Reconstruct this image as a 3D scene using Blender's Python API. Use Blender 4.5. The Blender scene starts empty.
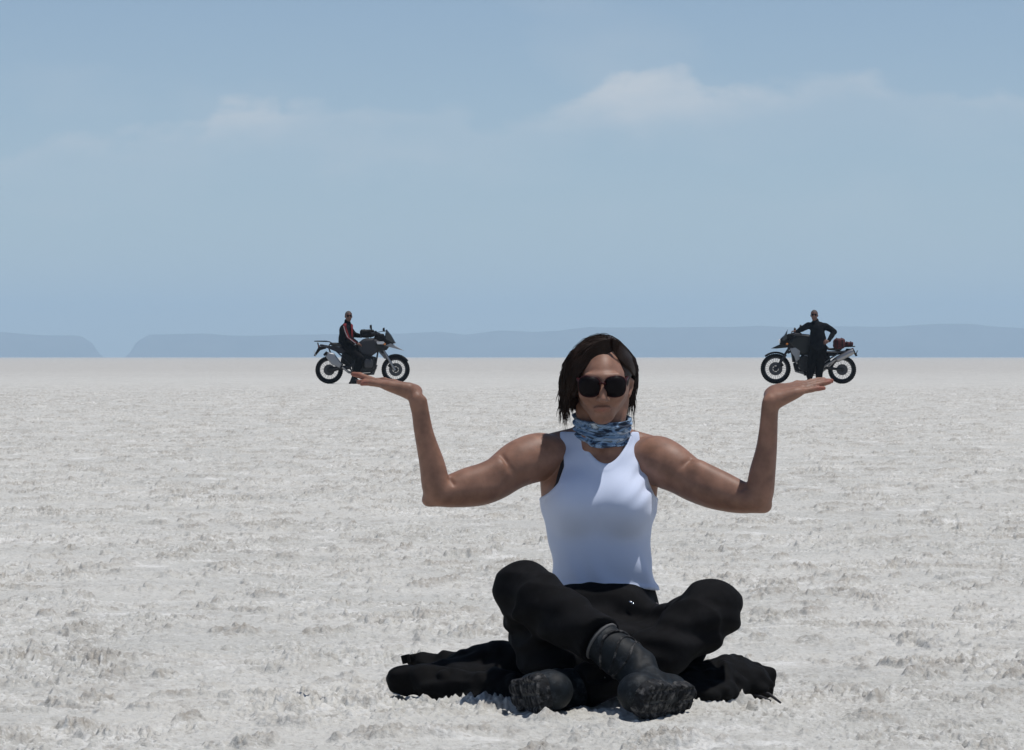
import bpy, math, random
import numpy as np
from math import radians as R
from mathutils import Vector, Matrix
random.seed(7)
scene = bpy.context.scene
C = scene.collection

# ------------------------------------------------------------------ camera
CAM_Z = 0.61
F_PX = 4200.0
cam_d = bpy.data.cameras.new('camera')
cam = bpy.data.objects.new('camera', cam_d); C.objects.link(cam)
cam.location = (0, 0, CAM_Z); cam.rotation_euler = (R(90), 0, 0)
cam_d.sensor_width = 36.0; cam_d.lens = F_PX / 1024 * 36.0
cam_d.shift_y = -18.0 / 1024
cam_d.clip_start = 0.1; cam_d.clip_end = 60000
scene.camera = cam

# ------------------------------------------------------------------ light
SUN_EL, SUN_AZ = 74.0, 93.0        # azimuth: clockwise from +Y (the view direction)
world = bpy.data.worlds.new('World'); scene.world = world
world.use_nodes = True
wn, wl = world.node_tree.nodes, world.node_tree.links
wn.clear()
def N(nodes, t, **kw):
    n = nodes.new(t)
    for k, v in kw.items():
        if k == 'inp':
            for a, b in v.items(): n.inputs[a].default_value = b
        else: setattr(n, k, v)
    return n
sky = N(wn, 'ShaderNodeTexSky', sky_type='NISHITA', sun_disc=False,
        sun_elevation=R(SUN_EL), sun_rotation=R(SUN_AZ), altitude=3600.0,
        air_density=1.0, dust_density=2.2, ozone_density=1.6)
wout = N(wn, 'ShaderNodeOutputWorld'); bg = N(wn, 'ShaderNodeBackground', inp={'Strength': 0.071})
tc = N(wn, 'ShaderNodeTexCoord'); sep = N(wn, 'ShaderNodeSeparateXYZ')
wl.new(tc.outputs['Generated'], sep.inputs[0])
def wmath(op, a, b=None, clamp=False):
    n = N(wn, 'ShaderNodeMath', operation=op, use_clamp=clamp)
    for i, v in enumerate((a, b)):
        if v is None: continue
        if isinstance(v, (int, float)): n.inputs[i].default_value = v
        else: wl.new(v, n.inputs[i])
    return n.outputs[0]
ysafe = wmath('MAXIMUM', wmath('ABSOLUTE', sep.outputs['Y']), 0.02)
az = wmath('DIVIDE', sep.outputs['X'], ysafe)      # tangent of bearing
el = wmath('DIVIDE', sep.outputs['Z'], ysafe)      # tangent of height above the horizon
comb = N(wn, 'ShaderNodeCombineXYZ'); wl.new(az, comb.inputs[0]); wl.new(wmath('MULTIPLY', el, 2.2), comb.inputs[1])
# warped fractal clouds
nz = N(wn, 'ShaderNodeTexNoise', inp={'Scale': 48.0, 'Detail': 7.0, 'Roughness': 0.55, 'Distortion': 0.3})
off = N(wn, 'ShaderNodeVectorMath', operation='ADD'); off.inputs[1].default_value = (3.13, 1.7, 0.4)
wl.new(comb.outputs[0], off.inputs[0]); wl.new(off.outputs[0], nz.inputs['Vector'])
# a long cloud bank: height follows the bearing, soft above and below
fc = N(wn, 'ShaderNodeFloatCurve')
cv = fc.mapping.curves[0]
pts = [(0.0, .49), (.04, .515), (.12, .525), (.19, .535), (.22, .595), (.29, .61), (.34, .575), (.40, .595), (.44, .60), (.48, .555), (.54, .60), (.60, .655), (.66, .67), (.70, .63), (.76, .645), (.84, .665), (.90, .635), (1.0, .64)]
cv.points[0].location = pts[0]; cv.points[1].location = pts[-1]
for p in pts[1:-1]: cv.points.new(*p)
fc.mapping.update()
# bearing -0.122..0.122 -> 0..1 ; curve value -> el 0..0.1
wl.new(wmath('ADD', wmath('MULTIPLY', az, 1 / 0.2438), 0.5), fc.inputs['Value'])
top = wmath('MULTIPLY', fc.outputs[0], 0.102)
dtop = wmath('SUBTRACT', top, el)                  # >0 below the cloud tops
nzs = wmath('MULTIPLY', wmath('SUBTRACT', nz.outputs['Fac'], 0.5), 0.022)
d2 = wmath('ADD', dtop, nzs)
edge = wmath('MULTIPLY', d2, 260.0, True)          # crisp upper edge
body = wmath('SUBTRACT', 1.0, wmath('MULTIPLY', wmath('MAXIMUM', d2, 0.0), 50.0), True)
bank = wmath('MULTIPLY', edge, body)
nz2 = N(wn, 'ShaderNodeTexNoise', inp={'Scale': 19.0, 'Detail': 7.0, 'Roughness': 0.5})
off2 = N(wn, 'ShaderNodeVectorMath', operation='ADD'); off2.inputs[1].default_value = (7.7, 5.2, 1.4)
wl.new(comb.outputs[0], off2.inputs[0]); wl.new(off2.outputs[0], nz2.inputs['Vector'])
patch = wmath('MULTIPLY', wmath('SUBTRACT', nz2.outputs['Fac'], 0.40), 4.0, True)
bank = wmath('MULTIPLY', bank, wmath('ADD', wmath('MULTIPLY', patch, 0.72), 0.28))
wisps = wmath('MULTIPLY', wmath('MULTIPLY', wmath('SUBTRACT', nz2.outputs['Fac'], 0.5), 3.0, True), 0.28)
cf = wmath('ADD', wmath('MULTIPLY', bank, 0.9), wisps, True)
tint = N(wn, 'ShaderNodeMix', data_type='RGBA', blend_type='MULTIPLY', inp={0: 1.0})
tint.inputs[7].default_value = (0.985, 0.95, 0.925, 1)
wl.new(sky.outputs[0], tint.inputs[6])
cm = N(wn, 'ShaderNodeMix', data_type='RGBA')
wl.new(cf, cm.inputs[0]); wl.new(tint.outputs[2], cm.inputs[6]); cm.inputs[7].default_value = (7.0, 7.2, 7.4, 1)
wl.new(cm.outputs[2], bg.inputs['Color']); wl.new(bg.outputs[0], wout.inputs[0])

sun_d = bpy.data.lights.new('sun', 'SUN'); sun = bpy.data.objects.new('sun', sun_d); C.objects.link(sun)
sun_d.energy = 2.6; sun_d.angle = R(0.53); sun_d.color = (1.0, 0.965, 0.92)
e_, a_ = R(SUN_EL), R(SUN_AZ)
to_sun = Vector((math.cos(e_) * math.sin(a_), math.cos(e_) * math.cos(a_), math.sin(e_)))
sun.rotation_euler = to_sun.to_track_quat('Z', 'Y').to_euler()
sun.location = (3, 0, 12)
vs = scene.view_settings
vs.view_transform = 'Standard'; vs.look = 'None'; vs.exposure = 0.37; vs.gamma = 1.0; vs.use_curve_mapping = False

scene.cycles.max_bounces = 8; scene.cycles.volume_bounces = 2; scene.cycles.diffuse_bounces = 4

# ------------------------------------------------------------------ helpers
def tag(o, label=None, cat=None, group=None, kind=None):
    if label: o['label'] = label
    if cat: o['category'] = cat
    if group: o['group'] = group
    if kind: o['kind'] = kind
    return o
def empty(name, loc, rz=0):
    o = bpy.data.objects.new(name, None); C.objects.link(o); o.location = loc; o.rotation_euler = (0, 0, rz)
    o.empty_display_size = 0.1
    return o
def mesh_obj(name, V, Fq, mat, parent=None, smooth=True, angle=None, origin=None):
    """V in world coordinates unless the parent has a transform (then in the parent's)."""
    me = bpy.data.meshes.new(name)
    V = np.asarray(V, dtype=np.float32)
    if origin is not None: V = V - np.array(origin, dtype=np.float32)
    if isinstance(Fq, np.ndarray):
        nf, w = Fq.shape
        me.vertices.add(len(V)); me.vertices.foreach_set('co', V.ravel())
        me.loops.add(nf * w); me.loops.foreach_set('vertex_index', Fq.astype(np.int32).ravel())
        me.polygons.add(nf); me.polygons.foreach_set('loop_start', np.arange(0, nf * w, w, dtype=np.int32))
        me.update(calc_edges=True); me.validate()
    else:
        me.from_pydata(V.tolist(), [], Fq); me.update()
    if smooth:
        me.polygons.foreach_set('use_smooth', np.ones(len(me.polygons), dtype=bool))
        if angle: me.set_sharp_from_angle(angle=R(angle))
    me.materials.append(mat)
    o = bpy.data.objects.new(name, me); C.objects.link(o)
    if origin is not None: o.location = origin
    if parent is not None:
        o.parent = parent
    return o

# ---- materials
def mat(name, col, rough=0.6, metal=0.0, spec=0.5, noise=None, bump=None, sheen=0, coat=0, sss=0, alpha=None, trans=0):
    m = bpy.data.materials.new(name); m.use_nodes = True
    nt = m.node_tree; ns, ls = nt.nodes, nt.links
    b = ns['Principled BSDF']
    b.inputs['Base Color'].default_value = (*col, 1); b.inputs['Roughness'].default_value = rough
    b.inputs['Metallic'].default_value = metal; b.inputs['Specular IOR Level'].default_value = spec
    b.inputs['Sheen Weight'].default_value = sheen; b.inputs['Coat Weight'].default_value = coat
    b.inputs['Transmission Weight'].default_value = trans
    if sss:
        b.inputs['Subsurface Weight'].default_value = sss
        b.inputs['Subsurface Radius'].default_value = (1.0, 0.35, 0.2); b.inputs['Subsurface Scale'].default_value = 0.006
    t = ns.new('ShaderNodeTexCoord')
    if noise:   # (scale, amount)
        n = ns.new('ShaderNodeTexNoise'); n.inputs['Scale'].default_value = noise[0]; n.inputs['Detail'].default_value = 5
        ls.new(t.outputs['Object'], n.inputs['Vector'])
        mr = ns.new('ShaderNodeMapRange'); mr.inputs[1].default_value = .3; mr.inputs[2].default_value = .7
        mr.inputs[3].default_value = 1 - noise[1]; mr.inputs[4].default_value = 1 + noise[1]
        ls.new(n.outputs['Fac'], mr.inputs[0])
        mx = ns.new('ShaderNodeMix'); mx.data_type = 'RGBA'; mx.blend_type = 'MULTIPLY'; mx.inputs[0].default_value = 1
        mx.inputs[6].default_value = (*col, 1); ls.new(mr.outputs[0], mx.inputs[7]); ls.new(mx.outputs[2], b.inputs['Base Color'])
    if bump:    # (scale, strength, distance)
        n = ns.new('ShaderNodeTexNoise'); n.inputs['Scale'].default_value = bump[0]; n.inputs['Detail'].default_value = 6
        ls.new(t.outputs['Object'], n.inputs['Vector'])
        bp = ns.new('ShaderNodeBump'); bp.inputs['Strength'].default_value = bump[1]; bp.inputs['Distance'].default_value = bump[2]
        ls.new(n.outputs['Fac'], bp.inputs['Height']); ls.new(bp.outputs[0], b.inputs['Normal'])
    return m

# ---- numpy value noise
def _hash(ix, iy, iz, seed):
    h = (ix.astype(np.int64) * 374761393 + iy.astype(np.int64) * 668265263 + iz.astype(np.int64) * 2147483647 + seed * 974711) & 0xFFFFFFFF
    h = (h ^ (h >> 13)) * 1274126177 & 0xFFFFFFFF
    h = (h ^ (h >> 16)) * 2246822519 & 0xFFFFFFFF
    h = h ^ (h >> 15)
    return (h & 0xFFFFFF).astype(np.float32) / 16777215.0
def noise3(P, s, seed=0):
    Q = P * s; I = np.floor(Q); f = (Q - I).astype(np.float32); I = I.astype(np.int64); f = f * f * (3 - 2 * f)
    r = 0
    for dx in (0, 1):
        wx = f[:, 0] if dx else 1 - f[:, 0]
        for dy in (0, 1):
            wy = f[:, 1] if dy else 1 - f[:, 1]
            for dz in (0, 1):
                wz = f[:, 2] if dz else 1 - f[:, 2]
                r = r + wx * wy * wz * _hash(I[:, 0] + dx, I[:, 1] + dy, I[:, 2] + dz, seed)
    return r * 2 - 1
def noise2(X, Y, s, seed=0):
    qx = X * s; qy = Y * s; ix = np.floor(qx); iy = np.floor(qy)
    fx = qx - ix; fy = qy - iy; fx = fx * fx * (3 - 2 * fx); fy = fy * fy * (3 - 2 * fy)
    ix = ix.astype(np.int64); iy = iy.astype(np.int64); z = np.zeros_like(ix)
    a = _hash(ix, iy, z, seed); b = _hash(ix + 1, iy, z, seed); c = _hash(ix, iy + 1, z, seed); d = _hash(ix + 1, iy + 1, z, seed)
    return ((a * (1 - fx) + b * fx) * (1 - fy) + (c * (1 - fx) + d * fx) * fy) * 2 - 1
def sstep(a, b, x):
    t = np.clip((x - a) / (b - a), 0, 1); return t * t * (3 - 2 * t)

# ---- signed distance modelling: smooth unions of tapered limbs, meshed as ONE continuous surface
def smin(a, b, k):
    h = np.clip(0.5 + 0.5 * (b - a) / k, 0, 1)
    return b * (1 - h) + a * h - k * h * (1 - h)
def smax(a, b, k): return -smin(-a, -b, k)
class Field:
    def __init__(self): self.ops = []; self.post = []
    def add(self, fn, lo, hi, k, op='u'): self.ops.append((fn, np.array(lo, float), np.array(hi, float), k, op)); return self
    def rc(self, a, b, ra, rb, k=0.01, op='u'):
        a = np.array(a, np.float32); b = np.array(b, np.float32); ba = b - a; L = max(float(ba @ ba), 1e-9); m = max(ra, rb)
        def fn(P):
            pa = P - a; t = np.clip(pa @ ba / L, 0, 1)
            return np.linalg.norm(pa - t[:, None] * ba, axis=1) - (ra + (rb - ra) * t)
        return self.add(fn, np.minimum(a, b) - m, np.maximum(a, b) + m, k, op)
    def chain(self, pts, k=0.01):
        for (a, ra), (b, rb) in zip(pts[:-1], pts[1:]): self.rc(a, b, ra, rb, k)
        return self
    def ell(self, c, r, k=0.01, rot=None, op='u'):
        c = np.array(c, np.float32); r = np.array(r, np.float32); M = None if rot is None else np.array(rot, np.float32)
        def fn(P):
            q = P - c
            if M is not None: q = q @ M.T
            k0 = np.linalg.norm(q / r, axis=1); k1 = np.linalg.norm(q / (r * r), axis=1)
            return k0 * (k0 - 1) / np.maximum(k1, 1e-6)
        m = r.max() if M is not None else r
        return self.add(fn, c - m, c + m, k, op)
    def box(self, c, hs, rad, k=0.005, rot=None, op='u', extra=None):
        c = np.array(c, np.float32); hs = np.array(hs, np.float32) - rad; M = np.eye(3, dtype=np.float32) if rot is None else np.array(rot, np.float32)
        def fn(P):
            q = (P - c) @ M.T; a = np.abs(q) - hs
            d = np.linalg.norm(np.maximum(a, 0), axis=1) + np.minimum(a.max(axis=1), 0) - rad
            if extra: d = d + extra(q)
            return d
        m = np.linalg.norm(hs + rad)
        return self.add(fn, c - m, c + m, k, op)
    def __call__(self, P, lo=None, hi=None):
        d = np.full(len(P), 0.6, np.float32)
        for fn, a, b, k, op in self.ops:
            if lo is not None and (np.any(a - k - 0.02 > hi) or np.any(b + k + 0.02 < lo)): continue
            v = fn(P)
            d = smin(d, v, max(k, 1e-5)) if op == 'u' else smax(d, -v, max(k, 1e-5))
        for g in self.post: d = g(P, d)
        return d
def mesh_field(f, lo, hi, h, B=20, smooth=1):
    lo = np.array(lo, float); hi = np.array(hi, float); n = np.ceil((hi - lo) / h).astype(int); nb = np.ceil(n / B).astype(int)
    G = np.stack(np.meshgrid(*[np.arange(k) for k in nb], indexing='ij'), -1).reshape(-1, 3)
    cen = lo + (G + 0.5) * B * h
    dc = f(cen.astype(np.float32)); act = G[np.abs(dc) < 0.5 * math.sqrt(3) * B * h * 1.35 + 0.02]
    ST = nb * B + 4
    def gid(i): return ((i[..., 0] + 1) * ST[1] + (i[..., 1] + 1)) * ST[2] + (i[..., 2] + 1)
    loc = np.stack(np.meshgrid(*[np.arange(B + 1)] * 3, indexing='ij'), -1)
    ids, vs_, qs = [], [], []
    corners = [(0,0,0),(1,0,0),(0,1,0),(1,1,0),(0,0,1),(1,0,1),(0,1,1),(1,1,1)]
    edges = [(0,1),(2,3),(4,5),(6,7),(0,2),(1,3),(4,6),(5,7),(0,4),(1,5),(2,6),(3,7)]
    for g in act:
        o = g * B; P = (lo + (loc + o) * h).reshape(-1, 3).astype(np.float32)
        D = f(P, lo + o * h, lo + (o + B) * h).reshape(B + 1, B + 1, B + 1)
        S = D < 0
        if S.all() or not S.any(): continue
        cs = [S[c[0]:c[0] + B, c[1]:c[1] + B, c[2]:c[2] + B] for c in corners]
        cnt = sum(c.astype(np.int8) for c in cs); idx = np.argwhere((cnt > 0) & (cnt < 8))
        if len(idx):
            vals = np.stack([D[idx[:, 0] + c[0], idx[:, 1] + c[1], idx[:, 2] + c[2]] for c in corners], 1)
            acc = np.zeros((len(idx), 3)); num = np.zeros(len(idx))
            for a, b in edges:
                va, vb = vals[:, a], vals[:, b]; m = (va < 0) != (vb < 0)
                t = np.where(m, va / np.where(m, va - vb, 1), 0)
                pa = np.array(corners[a]); pb = np.array(corners[b])
                acc += np.where(m[:, None], pa + t[:, None] * (pb - pa), 0); num += m
            vs_.append(lo + (idx + o + acc / num[:, None]) * h); ids.append(gid(idx + o))
        for ax, (u, v) in ((0, (1, 2)), (1, (2, 0)), (2, (0, 1))):
            A = S[:B, :B, :B]; sl = [slice(0, B)] * 3; sl[ax] = slice(1, B + 1); Bn = S[tuple(sl)]
            e = np.argwhere(A != Bn)
            if not len(e): continue
            fl = ~A[e[:, 0], e[:, 1], e[:, 2]]
            e = e + o; du = np.zeros(3, int); du[u] = 1; dv = np.zeros(3, int); dv[v] = 1
            q = np.stack([gid(e - du - dv), gid(e - dv), gid(e), gid(e - du)], 1)
            q[fl] = q[fl][:, ::-1]; qs.append(q)
    ids = np.concatenate(ids); V = np.concatenate(vs_); Q = np.concatenate(qs)
    order = np.argsort(ids); si = ids[order]; V = V[order]
    k = np.clip(np.searchsorted(si, Q), 0, len(si) - 1)
    ok = (si[k] == Q).all(axis=1); k = k[ok]
    for it in range(smooth):      # light relaxation takes the voxel steps out
        acc = np.zeros_like(V); cnt = np.zeros(len(V))
        for a in range(4):
            b = (a + 1) % 4
            for c in range(3): acc[:, c] += np.bincount(k[:, a], V[k[:, b], c], len(V)) + np.bincount(k[:, b], V[k[:, a], c], len(V))
            cnt += np.bincount(k[:, a], minlength=len(V)) + np.bincount(k[:, b], minlength=len(V))
        V = np.where(cnt[:, None] > 0, .45 * V + .55 * acc / np.maximum(cnt, 1)[:, None], V)
    return V.astype(np.float32), k
def field_obj(name, f, lo, hi, h, m, parent=None, origin=None):
    V, Q = mesh_field(f, lo, hi, h)
    return mesh_obj(name, V, Q, m, parent, origin=origin)

# ---- polygon modelling for machines
class MB:
    def __init__(self): self.v = []; self.f = []
    def _add(self, vs, fs):
        o = len(self.v); self.v += [tuple(p) for p in vs]; self.f += [tuple(i + o for i in q) for q in fs]; return self
    def box(self, c, s, ry=0, rz=0, rx=0):
        M = Matrix.Rotation(rz, 3, 'Z') @ Matrix.Rotation(ry, 3, 'Y') @ Matrix.Rotation(rx, 3, 'X')
        vs = [Vector(c) + M @ Vector((x * s[0] / 2, y * s[1] / 2, z * s[2] / 2)) for x in (-1, 1) for y in (-1, 1) for z in (-1, 1)]
        return self._add(vs, [(0,1,3,2),(4,6,7,5),(0,4,5,1),(2,3,7,6),(0,2,6,4),(1,5,7,3)])
    def prism(self, pts, hw, cy=0.0, inset=0.25, rings=None):
        """side outline in x,z swept across y; the flanks are drawn in so that it reads as a rounded shell"""
        pts = list(pts); n = len(pts); cx = sum(p[0] for p in pts) / n; cz = sum(p[1] for p in pts) / n
        prof = rings or [(-1.0, 1 - inset), (-0.8, 1 - inset * 0.35), (-0.35, 1.0), (0.35, 1.0), (0.8, 1 - inset * 0.35), (1.0, 1 - inset)]
        vs = []; fs = []
        for t, s in prof:
            vs += [(cx + (x - cx) * s, cy + t * hw, cz + (z - cz) * s) for x, z in pts]
        a = sum(pts[i][0] * pts[(i + 1) % n][1] - pts[(i + 1) % n][0] * pts[i][1] for i in range(n))
        for r in range(len(prof) - 1):
            for i in range(n):
                j = (i + 1) % n; q = (r * n + i, r * n + j, (r + 1) * n + j, (r + 1) * n + i)
                fs.append(q if a > 0 else q[::-1])
        lo_ = tuple(range(n)); hi_ = tuple((len(prof) - 1) * n + i for i in range(n))
        fs += [lo_[::-1] if a > 0 else lo_, hi_ if a > 0 else hi_[::-1]]
        fs = [f[::-1] for f in fs] if False else fs
        return self._add(vs, fs)
    def tube(self, pts, r, n=8, closed=False):
        pts = [Vector(p) for p in pts]; m = len(pts); rs = r if isinstance(r, (list, tuple)) else [r] * m
        vs = []; fs = []; up = Vector((0, 0, 1)); prev = None
        for i, p in enumerate(pts):
            if closed: t = pts[(i + 1) % m] - pts[i - 1]
            else: t = pts[min(i + 1, m - 1)] - pts[max(i - 1, 0)]
            t.normalize()
            a = prev if prev is not None else (up if abs(t.z) < 0.9 else Vector((1, 0, 0)))
            u = (a - t * a.dot(t)).normalized(); prev = u; w = t.cross(u)
            for k in range(n):
                an = 2 * math.pi * k / n; vs.append(p + (u * math.cos(an) + w * math.sin(an)) * rs[i])
        for i in range(m if closed else m - 1):
            for k in range(n):
                a0 = i * n + k; a1 = i * n + (k + 1) % n; b0 = ((i + 1) % m) * n + k; b1 = ((i + 1) % m) * n + (k + 1) % n
                fs.append((a0, a1, b1, b0))
        if not closed: fs += [tuple(range(n))[::-1], tuple((m - 1) * n + k for k in range(n))]
        return self._add(vs, fs)
    def lathe_y(self, c, prof, n=40):
        """closed profile of (radius, y) turned about the y axis through c"""
        vs = []; fs = []; m = len(prof)
        for i in range(n):
            a = 2 * math.pi * i / n
            vs += [(c[0] + r * math.cos(a), c[1] + y, c[2] + r * math.sin(a)) for r, y in prof]
        for i in range(n):
            for k in range(m):
                fs.append((i * m + k, ((i + 1) % n) * m + k, ((i + 1) % n) * m + (k + 1) % m, i * m + (k + 1) % m))
        return self._add(vs, fs)
    def cyl(self, a, b, r, n=16): return self.tube([a, b], r, n)
    def build(self, name, m, parent=None, angle=35, bevel=0.0):
        o = mesh_obj(name, self.v, self.f, m, parent, smooth=True, angle=angle)
        if bevel:
            b = o.modifiers.new('bevel', 'BEVEL'); b.width = bevel; b.segments = 2; b.limit_method = 'ANGLE'
        return o

def P(px, py, y):
    """a point of the place from its bearing seen from the tripod and its true distance"""
    s = F_PX / y
    return ((px - 512) / s, y, CAM_Z - (py - 357) / s)

# ------------------------------------------------------------------ ground
def base_z(Y): return -0.21 * (1 - sstep(16.0, 72.0, Y))
def crust(X, Y, fine=True):
    wx = X + 0.10 * noise2(X, Y, 3.1, 11); wy = Y + 0.10 * noise2(X, Y, 3.1, 12)
    h = 0.010 * noise2(wx, wy, 1.3, 1) + 0.007 * noise2(wx, wy, 4.0, 2)
    # plates of smooth salt broken by rougher popcorn crust
    rough = sstep(-0.25, 0.45, 0.6 * noise2(wx, wy, 2.3, 3) + 0.5 * noise2(wx, wy, 6.5, 4))
    pop = (1 - np.abs(noise2(wx, wy, 29.0, 5))) * 0.40 + (1 - np.abs(noise2(wx, wy, 71.0, 6))) * 0.36 + noise2(X, Y, 150.0, 7) * 0.22
    cl = noise2(wx, wy, 5.2, 8) * 0.35 + noise2(wx, wy, 10.5, 9) * 0.5 + noise2(wx, wy, 23.0, 19) * 0.35
    lump = sstep(0.32, 0.66, cl)
    h = h + (0.006 + 0.012 * rough) * (pop - 0.45) + lump * (0.013 + 0.016 * np.clip(pop - 0.2, 0, 1))
    kn = sstep(.30, .75, noise2(wx, wy, 43.0, 16) + .35 * noise2(wx, wy, 12.0, 17)) * (.35 + .65 * rough)   # scattered knobs of crust
    h = h + kn * 0.011
    lump = np.maximum(lump, .75 * kn)
    h = h + 0.024 * np.exp(-((Y - 9.42) / .38) ** 2 - ((X - .20) / .62) ** 2)
    yc = np.interp(X, [-.62, -.40, -.12, .02, .42, .50, .66], [9.76, 9.75, 9.73, 9.63, 9.63, 9.70, 9.76])
    rim = np.exp(-((Y - yc + .04 * noise2(X, Y, 5, 15)) / 0.05) ** 2) * sstep(-.66, -.55, X) * (1 - sstep(.55, .66, X))
    h = h + rim * (0.012 + 0.022 * np.clip(pop - .2, 0, 1))
    ridge = sstep(0.84, 1.0, 1 - np.abs(noise2(wx, wy, 1.9, 13)))      # low pressure ridges between plates
    h = h + ridge * 0.008 * (0.6 + 0.8 * pop)
    return h.astype(np.float32), lump, rough, pop
def build_ground():
    near = 7.4; far = 112.0; k = 0.0009
    ny = int(math.log(far / near) / k); ys = near * np.exp(np.arange(ny + 1) * k)
    ys_b = near - np.array([900, 300, 100, 40, 16, 6, 2, .6]); ys_b = ys_b
    ys_f = far * np.exp(np.linspace(0, math.log(16000 / far), 130))[1:]
    Y = np.concatenate([ys_b, ys, ys_f])
    nx = 1150; u = np.linspace(-1, 1, nx)
    ex = np.array([1.06, 1.15, 1.35, 1.8, 3, 6, 14, 40])
    U = np.concatenate([-ex[::-1], u, ex])
    hw = np.where(Y < near, 1.6 + 0.125 * near, np.where(Y < far, 0.128 * Y + 0.45 + 0.0 * Y, 0.128 * Y + 0.45))
    XX = U[None, :] * hw[:, None]; YY = np.repeat(Y[:, None], len(U), 1)
    out = np.abs(U) > 1.0
    XX[:, out] = np.sign(U[out])[None, :] * (hw[:, None] * np.abs(U[out])[None, :] + (np.abs(U[out])[None, :] - 1) * 60)
    X = XX.ravel(); Yf = YY.ravel()
    h, lump, rough, pop = crust(X, Yf)
    fade = 1 - sstep(60, 110, Yf)
    fade = fade * (1 - sstep(1.0, 1.3, np.abs(np.repeat(U[None, :], len(Y), 0).ravel())))
    fade = np.where(Yf < near, 0, fade)
    h = h * (0.15 + 0.85 * fade)
    h = np.where(Yf > 130, 0.0, h)
    Z = base_z(Yf) + h
    n0, n1 = YY.shape
    i = np.arange(n0 - 1)[:, None] * n1 + np.arange(n1 - 1)[None, :]
    Q = np.stack([i, i + 1, i + n1 + 1, i + n1], -1).reshape(-1, 4)
    g = ground_mat()
    o = mesh_obj('salt_flat', np.stack([X, Yf, Z], 1), Q, g)
    for nm, arr in (('lump', lump * fade), ('rough', rough * fade), ('pop', pop)):
        at = o.data.attributes.new(nm, 'FLOAT', 'POINT'); at.data.foreach_set('value', arr.astype(np.float32))
    tag(o, 'white crusted salt flat reaching to the horizon', None, None, 'structure')
    return o
def ground_mat():
    m = bpy.data.materials.new('salt_crust'); m.use_nodes = True
    ns, ls = m.node_tree.nodes, m.node_tree.links; b = ns['Principled BSDF']
    b.inputs['Roughness'].default_value = 0.75; b.inputs['Specular IOR Level'].default_value = 0.3
    geo = ns.new('ShaderNodeNewGeometry')
    def tex(scale, detail=4, rough=.55, sx=1, sy=1):
        mp = ns.new('ShaderNodeMapping'); mp.inputs['Scale'].default_value = (sx, sy, 1); ls.new(geo.outputs['Position'], mp.inputs['Vector'])
        t = ns.new('ShaderNodeTexNoise'); t.inputs['Scale'].default_value = scale; t.inputs['Detail'].default_value = detail; t.inputs['Roughness'].default_value = rough
        ls.new(mp.outputs[0], t.inputs['Vector']); return t.outputs['Fac']
    def ramp(v, a, b_, lo=0.0, hi=1.0):
        r = ns.new('ShaderNodeMapRange'); r.inputs[1].default_value = a; r.inputs[2].default_value = b_; r.inputs[3].default_value = lo; r.inputs[4].default_value = hi
        r.interpolation_type = 'SMOOTHSTEP'; ls.new(v, r.inputs[0]); return r.outputs[0]
    def mth(op, a, c):
        n = ns.new('ShaderNodeMath'); n.operation = op
        for i, v in enumerate((a, c)):
            if isinstance(v, (int, float)): n.inputs[i].default_value = v
            else: ls.new(v, n.inputs[i])
        return n.outputs[0]
    def mix(f, a, c):
        n = ns.new('ShaderNodeMix'); n.data_type = 'RGBA'
        for i, v in ((0, f), (6, a), (7, c)):
            if isinstance(v, tuple): n.inputs[i].default_value = (*v, 1)
            elif isinstance(v, (int, float)): n.inputs[i].default_value = v
            else: ls.new(v, n.inputs[i])
        return n.outputs[2]
    def attr(nm):
        a = ns.new('ShaderNodeAttribute'); a.attribute_name = nm; return a.outputs['Fac']
    plates = ramp(tex(1.1, 5), .38, .62)
    col = mix(plates, SALT_A, SALT_B)
    # bright fresh salt, grey patches, and far-off beige mud tone beyond the riders
    col = mix(mth('MULTIPLY', ramp(tex(3.2, 6, .6), .56, .70), .7), col, SALT_WHITE)
    col = mix(mth('MULTIPLY', ramp(tex(7.0, 6, .65), .54, .68), .45), col, SALT_GREY)
    l = mth('MULTIPLY', attr('lump'), ramp(tex(2.1, 3), .36, .6, .25, 1.0))
    col = mix(mth('MULTIPLY', l, ramp(tex(45, 4, .7), .35, .65, .2, .8)), col, SALT_BEIGE)
    # blobs of dirtier crust that still read in the middle distance
    far_bl = ramp(tex(3.4, 7, .75, 1, .30), .55, .66)
    col = mix(mth('MULTIPLY', far_bl, .28), col, SALT_BEIGE)
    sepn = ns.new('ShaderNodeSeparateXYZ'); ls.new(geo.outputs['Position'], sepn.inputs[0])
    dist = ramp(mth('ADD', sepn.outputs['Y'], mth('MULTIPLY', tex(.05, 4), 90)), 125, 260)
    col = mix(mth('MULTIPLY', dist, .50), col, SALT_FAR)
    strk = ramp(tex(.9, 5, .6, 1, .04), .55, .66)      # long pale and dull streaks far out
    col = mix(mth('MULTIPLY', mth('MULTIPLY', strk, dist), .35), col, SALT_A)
    pp = attr('pop')
    rg = mth('ADD', mth('MULTIPLY', attr('rough'), .72), .22); calm = mth('SUBTRACT', 1.0, mth('MULTIPLY', attr('lump'), .75))
    col = mix(mth('MULTIPLY', mth('MULTIPLY', ramp(pp, .52, .80, 0, .66), rg), calm), col, SALT_WHITE)  # crests painted paler: relief shading put into the colour
    col = mix(mth('MULTIPLY', ramp(pp, .42, .16, 0, .66), rg), col, (.27, .255, .235))  # hollows darkened: dirt plus crevice shade painted into the colour
    # fine sparkle and grit of the crumbly crust
    grit = ramp(tex(38, 3, .6), .56, .68); spk = ramp(tex(52, 3, .6), .58, .68)
    col = mix(mth('MULTIPLY', grit, .42), col, SALT_BEIGE)
    col = mix(mth('MULTIPLY', spk, .45), col, SALT_WHITE)
    ls.new(col, b.inputs['Base Color'])
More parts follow.
